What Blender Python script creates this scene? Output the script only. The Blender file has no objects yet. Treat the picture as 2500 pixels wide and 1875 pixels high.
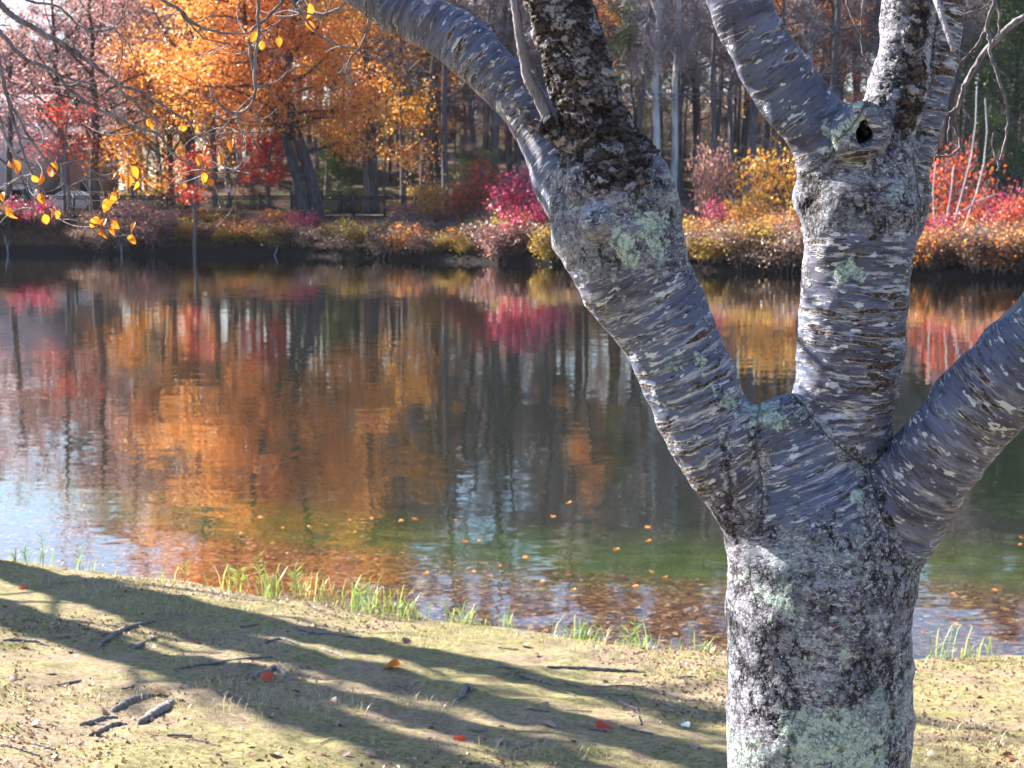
import bpy, math, random
import numpy as np
import openvdb as vdb
R = math.radians
rng = np.random.default_rng(7)
random.seed(7)
sc = bpy.context.scene
col = sc.collection

# ------------------------------------------------------------------ camera
FPX = 3847.0; PITCH = R(6.6); CH = 2.9            # focal in photo pixels (2500 wide), eye height above the water
HY = 3.3                                          # distance of the near tree
cam = bpy.data.cameras.new('camera'); camo = bpy.data.objects.new('camera', cam); col.objects.link(camo)
camo.location = (0, 0, CH); camo.rotation_euler = (R(90) - PITCH, 0, 0)
cam.sensor_width = 36; cam.lens = FPX / 2500 * 36
cam.clip_start = 0.05; cam.clip_end = 3000
cam.dof.use_dof = True; cam.dof.focus_distance = 3.22; cam.dof.aperture_fstop = 13
sc.camera = camo
# ------------------------------------------------------------------ sky, sun, exposure
SUN_AZ = R(56); SUN_EL = R(33)                    # azimuth to the left of the view direction
w = bpy.data.worlds.new('World'); sc.world = w; w.use_nodes = True
wn = w.node_tree.nodes; wl = w.node_tree.links; wn.clear()
sky = wn.new('ShaderNodeTexSky'); sky.sky_type = 'NISHITA'; sky.sun_disc = False
sky.sun_elevation = SUN_EL; sky.sun_rotation = -SUN_AZ; sky.air_density = 1.1; sky.dust_density = 0.8; sky.ozone_density = 4.5
bg = wn.new('ShaderNodeBackground'); bg.inputs[1].default_value = 0.065
wo = wn.new('ShaderNodeOutputWorld'); wl.new(sky.outputs[0], bg.inputs[0]); wl.new(bg.outputs[0], wo.inputs[0])
SD = (-math.sin(SUN_AZ) * math.cos(SUN_EL), math.cos(SUN_AZ) * math.cos(SUN_EL), math.sin(SUN_EL))
sun = bpy.data.lights.new('sun', 'SUN'); suno = bpy.data.objects.new('sun', sun); col.objects.link(suno)
sun.energy = 5.0; sun.angle = R(0.55); sun.color = (1.0, 0.93, 0.82)
import mathutils
suno.rotation_euler = mathutils.Vector(SD).to_track_quat('Z', 'Y').to_euler()
sc.view_settings.view_transform = 'Standard'; sc.view_settings.look = 'None'
sc.view_settings.exposure = 2.25; sc.view_settings.gamma = 1.0
sc.cycles.use_denoising = True; sc.cycles.max_bounces = 7; sc.cycles.diffuse_bounces = 3
sc.cycles.glossy_bounces = 4; sc.cycles.transmission_bounces = 5; sc.cycles.transparent_max_bounces = 12
sc.cycles.caustics_reflective = False; sc.cycles.caustics_refractive = False
sc.cycles.sample_clamp_indirect = 6

CP, SP = math.cos(PITCH), math.sin(PITCH)
def P(u, v, Y):
    a = (u - 1250) / FPX; b = (937.5 - v) / FPX
    dy = CP + b * SP; k = Y / dy
    return np.array([a * k, Y, CH + (-SP + b * CP) * k])
def Q(x, y, Y):                                   # same for 2212-wide coordinates
    return P(x * 1.1302, y * 1.1302, Y)

# ------------------------------------------------------------------ helpers
def tag(o, label=None, cat=None, group=None, kind=None):
    if label: o['label'] = label
    if cat: o['category'] = cat
    if group: o['group'] = group
    if kind: o['kind'] = kind
    return o
def empty(name, loc=(0, 0, 0), rz=0, sc_=1.0):
    o = bpy.data.objects.new(name, None); o.location = loc; o.rotation_euler = (0, 0, rz); o.scale = (sc_,) * 3
    o.empty_display_size = 0.2; col.objects.link(o); return o
def mesh(name, V, F, mat=None, parent=None, smooth=True, face_attr=None, uvw=None):
    """V (n,3), F (m,3|4) or list of such arrays"""
    if isinstance(F, np.ndarray): F = [F]
    F = [f for f in F if len(f)]
    me = bpy.data.meshes.new(name); V = np.asarray(V, dtype=np.float32)
    me.vertices.add(len(V)); me.vertices.foreach_set('co', V.ravel())
    idx = np.concatenate([f.ravel() for f in F]).astype(np.int32)
    tot = np.concatenate([np.full(len(f), f.shape[1]) for f in F]).astype(np.int32)
    st = np.concatenate([[0], np.cumsum(tot)[:-1]]).astype(np.int32)
    me.loops.add(len(idx)); me.loops.foreach_set('vertex_index', idx)
    me.polygons.add(len(tot)); me.polygons.foreach_set('loop_start', st)
    try: me.polygons.foreach_set('loop_total', tot)
    except Exception: pass
    me.update(calc_edges=True); me.validate()
    if smooth: me.polygons.foreach_set('use_smooth', np.ones(len(me.polygons), dtype=bool))
    if face_attr is not None and len(face_attr) == len(me.polygons):
        a = me.attributes.new('rnd', 'FLOAT', 'FACE'); a.data.foreach_set('value', np.asarray(face_attr, dtype=np.float32))
    if uvw is not None:
        for k, arr in uvw.items():
            if arr.ndim == 2:
                a = me.attributes.new(k, 'FLOAT_VECTOR', 'POINT'); a.data.foreach_set('vector', arr.astype(np.float32).ravel())
            else:
                a = me.attributes.new(k, 'FLOAT', 'POINT'); a.data.foreach_set('value', arr.astype(np.float32))
    o = bpy.data.objects.new(name, me); col.objects.link(o)
    if mat: me.materials.append(mat)
    if parent: o.parent = parent
    return o
def kids(o): return [c for c in bpy.data.objects if c.parent is o]
class Proto:                                      # a thing with its parts, copied cheaply
    def __init__(s, root): s.root = root; s.ch = [(c, kids(c)) for c in kids(root)]; s.first = True
    def put(s, loc, rz=0, scale=1.0, label=None, group=None, cat=None):
        if s.first: r = s.root; s.first = False
        else:
            r = s.root.copy(); col.objects.link(r)
            for c, gg in s.ch:
                d = c.copy(); col.objects.link(d); d.parent = r
                for g in gg:
                    e = g.copy(); col.objects.link(e); e.parent = d
        r.location = loc; r.rotation_euler = (0, 0, rz)
        r.scale = scale if hasattr(scale, '__len__') else (scale,) * 3
        if label: r['label'] = label
        if group: r['group'] = group
        elif 'group' in r: del r['group']
        if cat: r['category'] = cat
        return r

class MB:                                         # mesh builder
    def __init__(s): s.V = []; s.F4 = []; s.F3 = []; s.n = 0; s.a4 = []; s.a3 = []
    def add(s, V, F, a=None):
        V = np.asarray(V, float); F = np.asarray(F)
        s.V.append(V)
        if F.shape[1] == 4: s.F4.append(F + s.n); s.a4.append(np.full(len(F), 0.5) if a is None else a)
        else: s.F3.append(F + s.n); s.a3.append(np.full(len(F), 0.5) if a is None else a)
        s.n += len(V)
    def tube(s, pts, rad, sides=6, cap=True):
        pts = np.asarray(pts, float); n = len(pts); rad = np.broadcast_to(np.asarray(rad, float), (n,))
        t = np.gradient(pts, axis=0); t /= np.linalg.norm(t, axis=1)[:, None] + 1e-9
        ref = np.array([0.31, 0.17, 0.94]) if abs(t[0, 2]) < 0.9 else np.array([1.0, 0.1, 0.0])
        a = np.cross(t, ref); a /= np.linalg.norm(a, axis=1)[:, None] + 1e-9; b = np.cross(t, a)
        ph = np.linspace(0, 2 * np.pi, sides, endpoint=False)
        V = pts[:, None] + rad[:, None, None] * (np.cos(ph)[None, :, None] * a[:, None] + np.sin(ph)[None, :, None] * b[:, None])
        i = np.arange(n - 1)[:, None] * sides; j = np.arange(sides)[None]; k = (j + 1) % sides
        F = np.stack([i + j, i + k, i + k + sides, i + j + sides], -1).reshape(-1, 4)
        s.add(V.reshape(-1, 3), F)
        if cap:
            c = len(V.reshape(-1, 3)); s.n -= c; base = s.n; s.n += c
            e = np.array([[base + (n - 1) * sides + q, base + (n - 1) * sides + (q + 1) % sides, s.n] for q in range(sides)])
            s.V.append(pts[-1:] + t[-1] * rad[-1] * 0.5); s.F3.append(e); s.a3.append(np.full(sides, .5)); s.n += 1
    def box(s, c, d, rz=0.0):
        x, y, z = np.array(d) / 2; X = np.array([[-x,-y,-z],[x,-y,-z],[x,y,-z],[-x,y,-z],[-x,-y,z],[x,-y,z],[x,y,z],[-x,y,z]])
        cr, sr = math.cos(rz), math.sin(rz); X = X @ np.array([[cr, sr, 0], [-sr, cr, 0], [0, 0, 1]])
        s.add(X + np.array(c), [[0,3,2,1],[4,5,6,7],[0,1,5,4],[1,2,6,5],[2,3,7,6],[3,0,4,7]])
    def leaves(s, C, size, aspect=0.65, r=None, up=0.0, w=None):
        """diamond leaves folded along the midrib (two triangles each)"""
        n = len(C); size = np.broadcast_to(size, (n,))
        d = rng.normal(size=(n, 3)); d[:, 2] = d[:, 2] * 0.7 - 0.2; d /= np.linalg.norm(d, axis=1)[:, None]
        e = rng.normal(size=(n, 3)); e = np.cross(d, e); e /= np.linalg.norm(e, axis=1)[:, None]
        nn = np.cross(d, e)
        L = size[:, None] * d * 0.5; W = size[:, None] * e * 0.5 * aspect; Z = nn * size[:, None] * 0.1
        V = np.stack([C - L, C + W * 1.0 + Z, C + L, C - W + Z], 1).reshape(-1, 3)
        b = np.arange(n)[:, None] * 4
        F = np.concatenate([b + [[0, 1, 2]], b + [[0, 2, 3]]], 1).reshape(-1, 3)
        rr = rng.random(n) if r is None else r
        s.add(V, F, np.repeat(rr, 2))
    def build(s, name, mat=None, parent=None, smooth=True):
        V = np.concatenate(s.V); F = []; A = []
        if s.F4: F.append(np.concatenate(s.F4)); A.append(np.concatenate(s.a4))
        if s.F3: F.append(np.concatenate(s.F3)); A.append(np.concatenate(s.a3))
        return mesh(name, V, F, mat, parent, smooth, np.concatenate(A))

def vnoise(p, seed=0):
    """value noise, p (n,3)"""
    p = np.asarray(p, float); i = np.floor(p).astype(np.int64); f = p - i; f = f * f * (3 - 2 * f)
    def h(a, b, c):
        n = (a * 374761393 + b * 668265263 + c * 2147483647 + seed * 974634777) & 0x7fffffff
        n = ((n ^ (n >> 13)) * 1274126177) & 0x7fffffff
        n = (n ^ (n >> 16)) & 0xffff
        return n / 32767.5 - 1
    r = 0
    for a in (0, 1):
        for b in (0, 1):
            for c in (0, 1):
                wgt = (f[:, 0] if a else 1 - f[:, 0]) * (f[:, 1] if b else 1 - f[:, 1]) * (f[:, 2] if c else 1 - f[:, 2])
                r = r + wgt * h(i[:, 0] + a, i[:, 1] + b, i[:, 2] + c)
    return r
def fbm(p, seed=0, o=4, g=0.5):
    r = 0; a = 1
    for k in range(o): r = r + a * vnoise(p * 2 ** k + k * 7.3, seed + k); a *= g
    return r
def sstep(a, b, x):
    t = np.clip((x - a) / (b - a), 0, 1); return t * t * (3 - 2 * t)

# ------------------------------------------------------------------ materials
class NT:
    def __init__(s, name):
        s.m = bpy.data.materials.new(name); s.m.use_nodes = True; s.t = s.m.node_tree; s.t.nodes.clear()
        s.out = s.new('ShaderNodeOutputMaterial')
    def new(s, k, **kw):
        n = s.t.nodes.new(k)
        for a, b in kw.items(): setattr(n, a, b)
        return n
    def link(s, a, b): s.t.links.new(a, b)
    def setin(s, n, i, v):
        if hasattr(v, 'is_output') or isinstance(v, bpy.types.NodeSocket): s.link(v, n.inputs[i])
        else: n.inputs[i].default_value = v
    def attr(s, name, what='Vector'):
        n = s.new('ShaderNodeAttribute', attribute_name=name); return n.outputs[what]
    def obj(s): return s.new('ShaderNodeTexCoord').outputs['Object']
    def pos(s): return s.new('ShaderNodeNewGeometry').outputs['Position']
    def vm(s, op, a, b=None):
        n = s.new('ShaderNodeVectorMath', operation=op); s.setin(n, 0, a)
        if b is not None:
            s.setin(n, 1, b)
        return n.outputs[0]
    def scale(s, a, v): return s.vm('MULTIPLY', a, v)
    def math(s, op, a, b=None, c=None, clamp=False):
        n = s.new('ShaderNodeMath', operation=op, use_clamp=clamp); s.setin(n, 0, a)
        if b is not None: s.setin(n, 1, b)
        if c is not None: s.setin(n, 2, c)
        return n.outputs[0]
    def noise(s, vec, scale=5, detail=4, rough=0.55, dist=0, out=0):
        n = s.new('ShaderNodeTexNoise'); s.setin(n, 'Vector', vec); n.inputs['Scale'].default_value = scale
        n.inputs['Detail'].default_value = detail; n.inputs['Roughness'].default_value = rough; n.inputs['Distortion'].default_value = dist
        return n.outputs[out]
    def voro(s, vec, scale=5, feature='F1', out='Distance', rnd=1.0):
        n = s.new('ShaderNodeTexVoronoi', feature=feature); s.setin(n, 'Vector', vec); n.inputs['Scale'].default_value = scale
        n.inputs['Randomness'].default_value = rnd
        return n.outputs[out]
    def ramp(s, f, stops, interp='LINEAR'):
        n = s.new('ShaderNodeValToRGB'); n.color_ramp.interpolation = interp; e = n.color_ramp.elements
        while len(e) < len(stops): e.new(0.5)
        for k, (p, c) in enumerate(stops):
            e[k].position = p; e[k].color = (*c, 1) if hasattr(c, '__len__') else (c, c, c, 1)
        s.setin(n, 0, f); return n.outputs[0]
    def sm(s, f, a, b):                            # smoothstep a..b -> 0..1
        n = s.new('ShaderNodeMapRange', interpolation_type='SMOOTHSTEP'); s.setin(n, 0, f)
        n.inputs[1].default_value = a; n.inputs[2].default_value = b; return n.outputs[0]
    def mix(s, f, a, b, mode='MIX'):
        n = s.new('ShaderNodeMix', data_type='RGBA', blend_type=mode); s.setin(n, 0, f)
        for i, v in ((6, a), (7, b)):
            if isinstance(v, tuple) and len(v) == 3: v = (*v, 1)
            s.setin(n, i, v)
        return n.outputs[2]
    def fmix(s, f, a, b):
        n = s.new('ShaderNodeMix', data_type='FLOAT'); s.setin(n, 0, f); s.setin(n, 2, a); s.setin(n, 3, b); return n.outputs[0]
    def bsdf(s, c, rough=0.8, spec=0.3, normal=None, **kw):
        n = s.new('ShaderNodeBsdfPrincipled')
        s.setin(n, 'Base Color', (*c, 1) if isinstance(c, tuple) and len(c) == 3 else c); s.setin(n, 'Roughness', rough)
        n.inputs['Specular IOR Level'].default_value = spec
        if normal is not None: s.link(normal, n.inputs['Normal'])
        for k, v in kw.items(): n.inputs[k].default_value = v
        return n.outputs[0]
    def bump(s, h, strength=0.5, dist=0.02):
        n = s.new('ShaderNodeBump'); n.inputs['Strength'].default_value = strength; n.inputs['Distance'].default_value = dist
        s.setin(n, 'Height', h); return n.outputs[0]
    def surf(s, o): s.link(o, s.out.inputs['Surface']); return s.m

def leaf_mat(name, stops, trans=0.45, rough=0.42, spec=0.5):
    t = NT(name); a = t.attr('rnd', 'Fac'); oi = t.new('ShaderNodeObjectInfo')
    f = t.math('ADD', a, t.math('MULTIPLY', t.math('SUBTRACT', oi.outputs['Random'], 0.5), 0.16), clamp=True)
    c = t.ramp(f, stops)
    p = t.bsdf(c, rough, spec); tr = t.new('ShaderNodeBsdfTranslucent'); t.link(c, tr.inputs[0])
    m = t.new('ShaderNodeMixShader'); m.inputs[0].default_value = trans; t.link(p, m.inputs[1]); t.link(tr.outputs[0], m.inputs[2])
    return t.surf(m.outputs[0])
def plain(name, c, rough=0.7, spec=0.3, var=0.15, sc_=6, **kw):
    t = NT(name); n = t.noise(t.obj(), sc_, 5)
    c2 = t.mix(t.ramp(n, [(0.3, 0.0), (0.7, 1.0)]), tuple(x * (1 - var) for x in c), tuple(min(1, x * (1 + var)) for x in c))
    return t.surf(t.bsdf(c2, rough, spec, **kw))
def bark_far(name, a, b, sz=8):
    t = NT(name); n = t.noise(t.scale(t.obj(), (sz, sz, sz * 0.25)), 1, 5, 0.6)
    c = t.ramp(n, [(0.3, a), (0.65, b)])
    return t.surf(t.bsdf(c, 0.85, 0.2, t.bump(n, 0.7, 0.05)))

M_orange = leaf_mat('orange leaves', [(0.0, (0.30, 0.06, 0.02)), (0.25, (0.60, 0.15, 0.03)), (0.5, (0.82, 0.30, 0.06)), (0.8, (0.85, 0.44, 0.10)), (1, (0.62, 0.48, 0.10))], 0.5)
M_gold = leaf_mat('golden leaves', [(0.0, (0.45, 0.13, 0.02)), (0.3, (0.72, 0.28, 0.03)), (0.7, (0.82, 0.44, 0.05)), (1, (0.62, 0.50, 0.08))], 0.5)
M_pink = leaf_mat('russet pink leaves', [(0.0, (0.18, 0.08, 0.09)), (0.4, (0.42, 0.19, 0.18)), (0.8, (0.60, 0.34, 0.30)), (1, (0.75, 0.40, 0.18))], 0.45, spec=0.5)
M_crim = leaf_mat('crimson leaves', [(0.0, (0.12, 0.01, 0.03)), (0.35, (0.48, 0.02, 0.09)), (0.75, (0.70, 0.06, 0.16)), (1, (0.85, 0.40, 0.42))], 0.4, 0.4, 0.6)
M_red = leaf_mat('scarlet leaves', [(0.0, (0.30, 0.02, 0.02)), (0.5, (0.66, 0.07, 0.03)), (1, (0.80, 0.25, 0.06))], 0.45)
M_yel = leaf_mat('yellow leaves', [(0.0, (0.22, 0.12, 0.02)), (0.4, (0.52, 0.32, 0.04)), (0.8, (0.68, 0.48, 0.10)), (1, (0.40, 0.42, 0.06))], 0.45)
M_brown = leaf_mat('brown mauve leaves', [(0.0, (0.06, 0.04, 0.035)), (0.4, (0.24, 0.13, 0.10)), (0.8, (0.48, 0.30, 0.22)), (0.93, (0.62, 0.40, 0.16)), (1, (0.5, 0.08, 0.08))], 0.35, 0.45, 0.5)
M_green = leaf_mat('green leaves', [(0.0, (0.03, 0.06, 0.015)), (0.6, (0.09, 0.15, 0.03)), (1, (0.24, 0.28, 0.05))], 0.4)
M_twig = leaf_mat('bare twigs', [(0.0, (0.10, 0.075, 0.09)), (0.6, (0.22, 0.17, 0.19)), (1, (0.38, 0.30, 0.30))], 0.0, 0.6)
M_bdark = bark_far('dark bark', (0.025, 0.022, 0.028), (0.09, 0.08, 0.085))
M_bgrey = bark_far('grey bark', (0.08, 0.075, 0.08), (0.20, 0.18, 0.18))
M_bpale = bark_far('pale bark', (0.22, 0.23, 0.26), (0.50, 0.50, 0.52), 3)
M_iron = plain('black iron', (0.012, 0.012, 0.016), 0.45, 0.5)

# ------------------------------------------------------------------ terrain
def shoreX(x):                                    # far waterline, distance for a given x
    return np.interp(x, [-80, -45, -29, -12.3, 0.96, 10.9, 19.4, 26, 60], [95, 91.5, 90, 85.8, 73.9, 64.5, 59.3, 56.5, 52])
NSX = [-60, -30, -12, -7, -4.13, -3.2, -2.0, -0.66, 0.6, 1.25, 2.1, 3.2, 5, 12, 40]
NSY = [35, 22, 16, 13.9, 12.15, 11.75, 11.05, 10.4, 9.9, 9.65, 9.55, 9.45, 9.4, 9.2, 6]
def nearX(x): return np.interp(x, NSX, NSY)
def near_h(x, y):
    wob = 0.10 * vnoise(np.stack([x * 1.3, y * 0, x * 0], -1), 3) + 0.05 * vnoise(np.stack([x * 4.3, y * 0, x * 0], -1), 5)
    d = nearX(x) + wob - y                        # distance inland from the water
    h = np.where(d > 0, 0.13 * sstep(0, 0.16, d) + 0.115 * np.clip(d, 0, None) ** 1.08, -0.02 + 0.0 * d)
    h = np.where(d <= 0, -0.07 - 0.10 * np.clip(-d, 0, None) ** 0.9 - 0.05 * sstep(0, .4, -d), h)
    h = np.maximum(h, -2.2)
    P3 = np.stack([x, y, np.zeros_like(x)], -1)
    n = 0.035 * fbm(P3 * 1.1, 11, 4) + 0.013 * fbm(P3 * 6, 21, 4)
    return h + n * sstep(-0.1, 0.6, d) + 0.012 * fbm(P3 * 5, 8, 3) * (d < 0)
def far_h(x, y):
    s = shoreX(x); d = y - s
    top = 2.05
    wdt = np.clip(91.3 - s, 1.2, 60)
    und = 0.12 * vnoise(np.stack([x * 0.9, y * 0, x * 0], -1), 14)
    h = np.where(d > 0, (0.32 + und) * sstep(0, 0.28, d) + (top - 0.32) * sstep(0, 1, np.clip(d / wdt, 0, 1)) ** 0.8, -0.25 * (-d))
    h = np.maximum(h, -2.2)
    fl = (y > 91.0) & (y < 98)
    P3 = np.stack([x, y, np.zeros_like(x)], -1)
    nz = 0.12 * fbm(P3 * 0.35, 31, 4)
    hill = 0.10 * np.clip(y - 99, 0, None) ** 1.05
    hill = np.minimum(hill, 17)
    left = sstep(-22, -32, x)                     # flat ground round the houses
    hill = hill * (1 - 0.85 * left)
    return h + np.where(fl | (d < 0), 0, nz) + hill
def grid(name, xs, ys, hf, mat, kind='structure', uv=None):
    X, Y = np.meshgrid(xs, ys); x = X.ravel(); y = Y.ravel(); z = hf(x, y)
    nx = len(xs); i = np.arange(len(ys) - 1)[:, None] * nx + np.arange(nx - 1)[None]; i = i.ravel()
    F = np.stack([i, i + 1, i + nx + 1, i + nx], -1)
    o = mesh(name, np.stack([x, y, z], -1), F, mat); tag(o, kind=kind); return o

# near ground: moss, sandy soil and dead leaf crumbs
t = NT('mossy soil'); p = t.pos()
n1 = t.noise(p, 0.9, 5, 0.6); n2 = t.noise(p, 4.5, 6, 0.65); n3 = t.noise(p, 30, 6, 0.7); n4 = t.noise(p, 120, 4, 0.7)
moss = t.mix(t.sm(n3, 0.35, 0.68), (0.19, 0.165, 0.07), (0.46, 0.40, 0.20))
soil = t.mix(t.sm(n3, 0.3, 0.7), (0.21, 0.15, 0.095), (0.50, 0.40, 0.27))
c = t.mix(t.sm(t.math('ADD', t.math('MULTIPLY', n1, 0.5), t.math('MULTIPLY', n2, 0.5)), 0.46, 0.56), moss, soil)
deb = t.sm(t.math('ADD', t.math('MULTIPLY', n2, 0.4), t.math('MULTIPLY', n3, 0.6)), 0.535, 0.60)
c = t.mix(t.math('MULTIPLY', deb, 0.7), c, (0.075, 0.048, 0.036))
c = t.mix(t.sm(n4, 0.62, 0.72), c, (0.50, 0.42, 0.32))
c = t.mix(t.sm(t.noise(p, 75, 3), 0.62, 0.70), c, (0.06, 0.045, 0.03))
c = t.mix(t.math('MULTIPLY', t.sm(t.noise(t.vm('ADD', p, (9, 4, 2)), 2.3, 5, 0.7), 0.55, 0.72), 0.6), c, (0.17, 0.17, 0.045))
sg = t.new('ShaderNodeSeparateXYZ'); t.link(p, sg.inputs[0]); c = t.mix(t.sm(t.math('ADD', sg.outputs[2], t.math('MULTIPLY', n2, 0.10)), 0.17, 0.07), c, (0.06, 0.045, 0.03))
hh = t.math('ADD', t.math('MULTIPLY', n3, 0.6), t.math('MULTIPLY', n4, 0.4))
M_ground = t.surf(t.bsdf(c, 0.9, 0.15, t.bump(hh, 1.0, 0.03)))
xs = np.concatenate([np.linspace(-40, -6, 60, endpoint=False), np.linspace(-6, 6.2, 640, endpoint=False), np.linspace(6.2, 40, 60)])
ys = np.concatenate([np.linspace(-12, 3.6, 50, endpoint=False), np.linspace(3.6, 13.4, 560, endpoint=False), np.linspace(13.4, 30, 50)])
def near_cut(x, y):
    return np.where(y > nearX(x) + 0.35, -0.35 - 0.9 * (y - nearX(x)), near_h(x, y))
g = grid('near_bank', xs, ys, near_cut, M_ground)

# lake bed: brown leaf litter near the shore, green silt deeper with the water's light loss painted in
t = NT('lake bed'); p = t.pos(); sx = t.new('ShaderNodeSeparateXYZ'); t.link(p, sx.inputs[0])
v1 = t.voro(t.scale(p, (1, 1, 1)), 16, out='Color'); sv = t.new('ShaderNodeSeparateColor'); t.link(v1, sv.inputs[0])
lit = t.ramp(sv.outputs[0], [(0.0, (0.02, 0.009, 0.005)), (0.35, (0.08, 0.028, 0.010)), (0.7, (0.17, 0.065, 0.018)), (0.9, (0.26, 0.12, 0.04)), (1, (0.4, 0.28, 0.15))])
lit = t.mix(t.sm(t.noise(p, 9, 5, .7), 0.3, 0.55), (0.035, 0.018, 0.008), lit)
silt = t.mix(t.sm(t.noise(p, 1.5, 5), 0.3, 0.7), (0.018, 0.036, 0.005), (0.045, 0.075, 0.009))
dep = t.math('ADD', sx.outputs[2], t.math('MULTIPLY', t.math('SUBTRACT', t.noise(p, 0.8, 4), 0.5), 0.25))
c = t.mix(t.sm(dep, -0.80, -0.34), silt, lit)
c = t.mix(t.sm(sx.outputs[2], -1.7, -0.7), (0.004, 0.009, 0.006), c)  # deep end almost black: light absorbed with depth, put into the bed colour
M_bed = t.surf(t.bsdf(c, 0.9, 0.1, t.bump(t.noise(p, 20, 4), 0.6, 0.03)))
def bed_h(x, y):
    d = y - nearX(x)
    h = -0.10 - 0.10 * np.clip(d, 0, None) - 0.004 * np.clip(d, 0, 30) ** 2 * 0.5
    return np.where(d < 0, -0.10 + 0.0 * d, np.maximum(h, -2.2)) + 0.015 * fbm(np.stack([x * 3, y * 3, x * 0], -1), 4, 2)
xs = np.concatenate([np.linspace(-80, -10, 30, endpoint=False), np.linspace(-10, 10, 180, endpoint=False), np.linspace(10, 80, 30)])
ys = np.concatenate([np.linspace(8.0, 22, 160, endpoint=False), np.linspace(22, 100, 60)])
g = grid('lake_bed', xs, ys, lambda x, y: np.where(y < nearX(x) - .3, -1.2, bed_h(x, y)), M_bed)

# water
t = NT('lake water'); p = t.pos()
na = t.noise(t.scale(p, (0.9, 2.4, 1)), 1.6, 3, 0.5, 0.3, out=1)
nb = t.noise(t.scale(p, (2.2, 7, 1)), 2.0, 2, 0.5, out=1)
nc = t.noise(t.scale(p, (0.12, 0.4, 1)), 1.0, 2, 0.5, out=1)
def cen(a, k): return t.vm('MULTIPLY', t.vm('SUBTRACT', a, (0.5, 0.5, 0.5)), (k, k * 1.15, 0))
s_ = t.vm('ADD', t.vm('ADD', cen(na, 0.022), cen(nb, 0.022)), cen(nc, 0.004))
nrm = t.vm('NORMALIZE', t.vm('ADD', s_, (0, 0, 1)))
gi = t.new('ShaderNodeNewGeometry'); dn_ = t.new('ShaderNodeVectorMath', operation='DOT_PRODUCT'); t.link(gi.outputs['Incoming'], dn_.inputs[0]); t.link(nrm, dn_.inputs[1])
fres = t.math('ADD', 0.02, t.math('MULTIPLY', 0.98, t.math('POWER', t.math('SUBTRACT', 1.0, t.math('ABSOLUTE', dn_.outputs['Value'])), 5.0)))
gl = t.new('ShaderNodeBsdfGlossy'); gl.inputs['Roughness'].default_value = 0.01; gl.inputs[0].default_value = (1, 1, 1, 1); t.link(nrm, gl.inputs['Normal'])
tr = t.new('ShaderNodeBsdfTransparent'); tr.inputs[0].default_value = (0.78, 0.80, 0.72, 1)
mx = t.new('ShaderNodeMixShader'); t.link(t.math('MULTIPLY', fres, 1.18, clamp=True), mx.inputs[0]); t.link(tr.outputs[0], mx.inputs[1]); t.link(gl.outputs[0], mx.inputs[2])
M_water = t.surf(mx.outputs[0])
wy0 = 5.0
wt = mesh('lake_water', [(-400, wy0, 0), (400, wy0, 0), (400, 100, 0), (-400, 100, 0)], np.array([[0, 1, 2, 3]]), M_water, smooth=False); tag(wt, kind='structure')

# far bank
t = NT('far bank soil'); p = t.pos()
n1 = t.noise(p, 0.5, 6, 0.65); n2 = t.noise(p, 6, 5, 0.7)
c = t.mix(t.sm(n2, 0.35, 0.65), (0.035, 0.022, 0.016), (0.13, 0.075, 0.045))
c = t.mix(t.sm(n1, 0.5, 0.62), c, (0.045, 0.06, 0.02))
sz_ = t.new('ShaderNodeSeparateXYZ'); t.link(p, sz_.inputs[0]); c = t.mix(t.sm(t.math('ADD', sz_.outputs[2], t.math('MULTIPLY', n2, 0.3)), 0.50, 0.75), (0.022, 0.017, 0.015), c)  # low strip near black: shade of the undercut painted in with wet mud
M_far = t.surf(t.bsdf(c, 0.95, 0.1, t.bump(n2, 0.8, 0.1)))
xs = np.concatenate([np.linspace(-150, -50, 30, endpoint=False), np.linspace(-50, 40, 200, endpoint=False), np.linspace(40, 150, 30)])
ys = np.concatenate([np.linspace(50, 100, 300, endpoint=False), np.linspace(100, 420, 60)])
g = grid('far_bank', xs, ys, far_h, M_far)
# path along the far bank
t = NT('pale gravel path'); p = t.pos()
M_path = t.surf(t.bsdf(t.mix(t.noise(p, 5, 6, .7), (0.40, 0.36, 0.30), (0.62, 0.58, 0.52)), 0.9, 0.1))
V = []; xx = np.linspace(-90, 80, 90)
yb = 92.6 + 0 * xx
V = np.concatenate([np.stack([xx, 92.5 + 0 * xx, 0 * xx + 2.115], -1), np.stack([xx, 95.9 + 0 * xx, 0 * xx + 2.13], -1)])
i = np.arange(89); g = mesh('path', V, np.stack([i, i + 1, i + 91, i + 90], -1), M_path); tag(g, kind='structure')

# ------------------------------------------------------------------ iron fence
fence = empty('iron_fence', (0, 92.0, 2.05)); tag(fence, 'long black iron picket fence along the lakeside path', 'fence')
panel = MB(); W_ = 1.8
for k in range(16): panel.box((0.06 + k * 0.112, 0, 0.62), (0.045, 0.03, 1.18))
for z in (0.14, 1.02, 1.16): panel.box((W_ / 2, 0, z), (W_, 0.045, 0.085))
post = MB(); post.box((0, 0, 0.66), (0.11, 0.11, 1.36)); post.box((0, 0, 1.36), (0.14, 0.14, 0.04)); post.add(np.array([[0.04,0.04,1.37],[-0.04,0.04,1.37],[-0.04,-0.04,1.37],[0.04,-0.04,1.37],[0,0,1.43]]), [[0,1,4],[1,2,4],[2,3,4],[3,0,4]])
po = post.build('post', M_iron, fence, False); pa = panel.build('fence_panel', M_iron, fence, False)
nf = 42
for k in range(nf):
    x = -38.0 + k * W_
    if k == 0: po.location = (x, 0, 0); pa.location = (x, 0, 0)
    else:
        for o in (po, pa): q = o.copy(); col.objects.link(q); q.parent = fence; q.location = (x, 0, 0)

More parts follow.
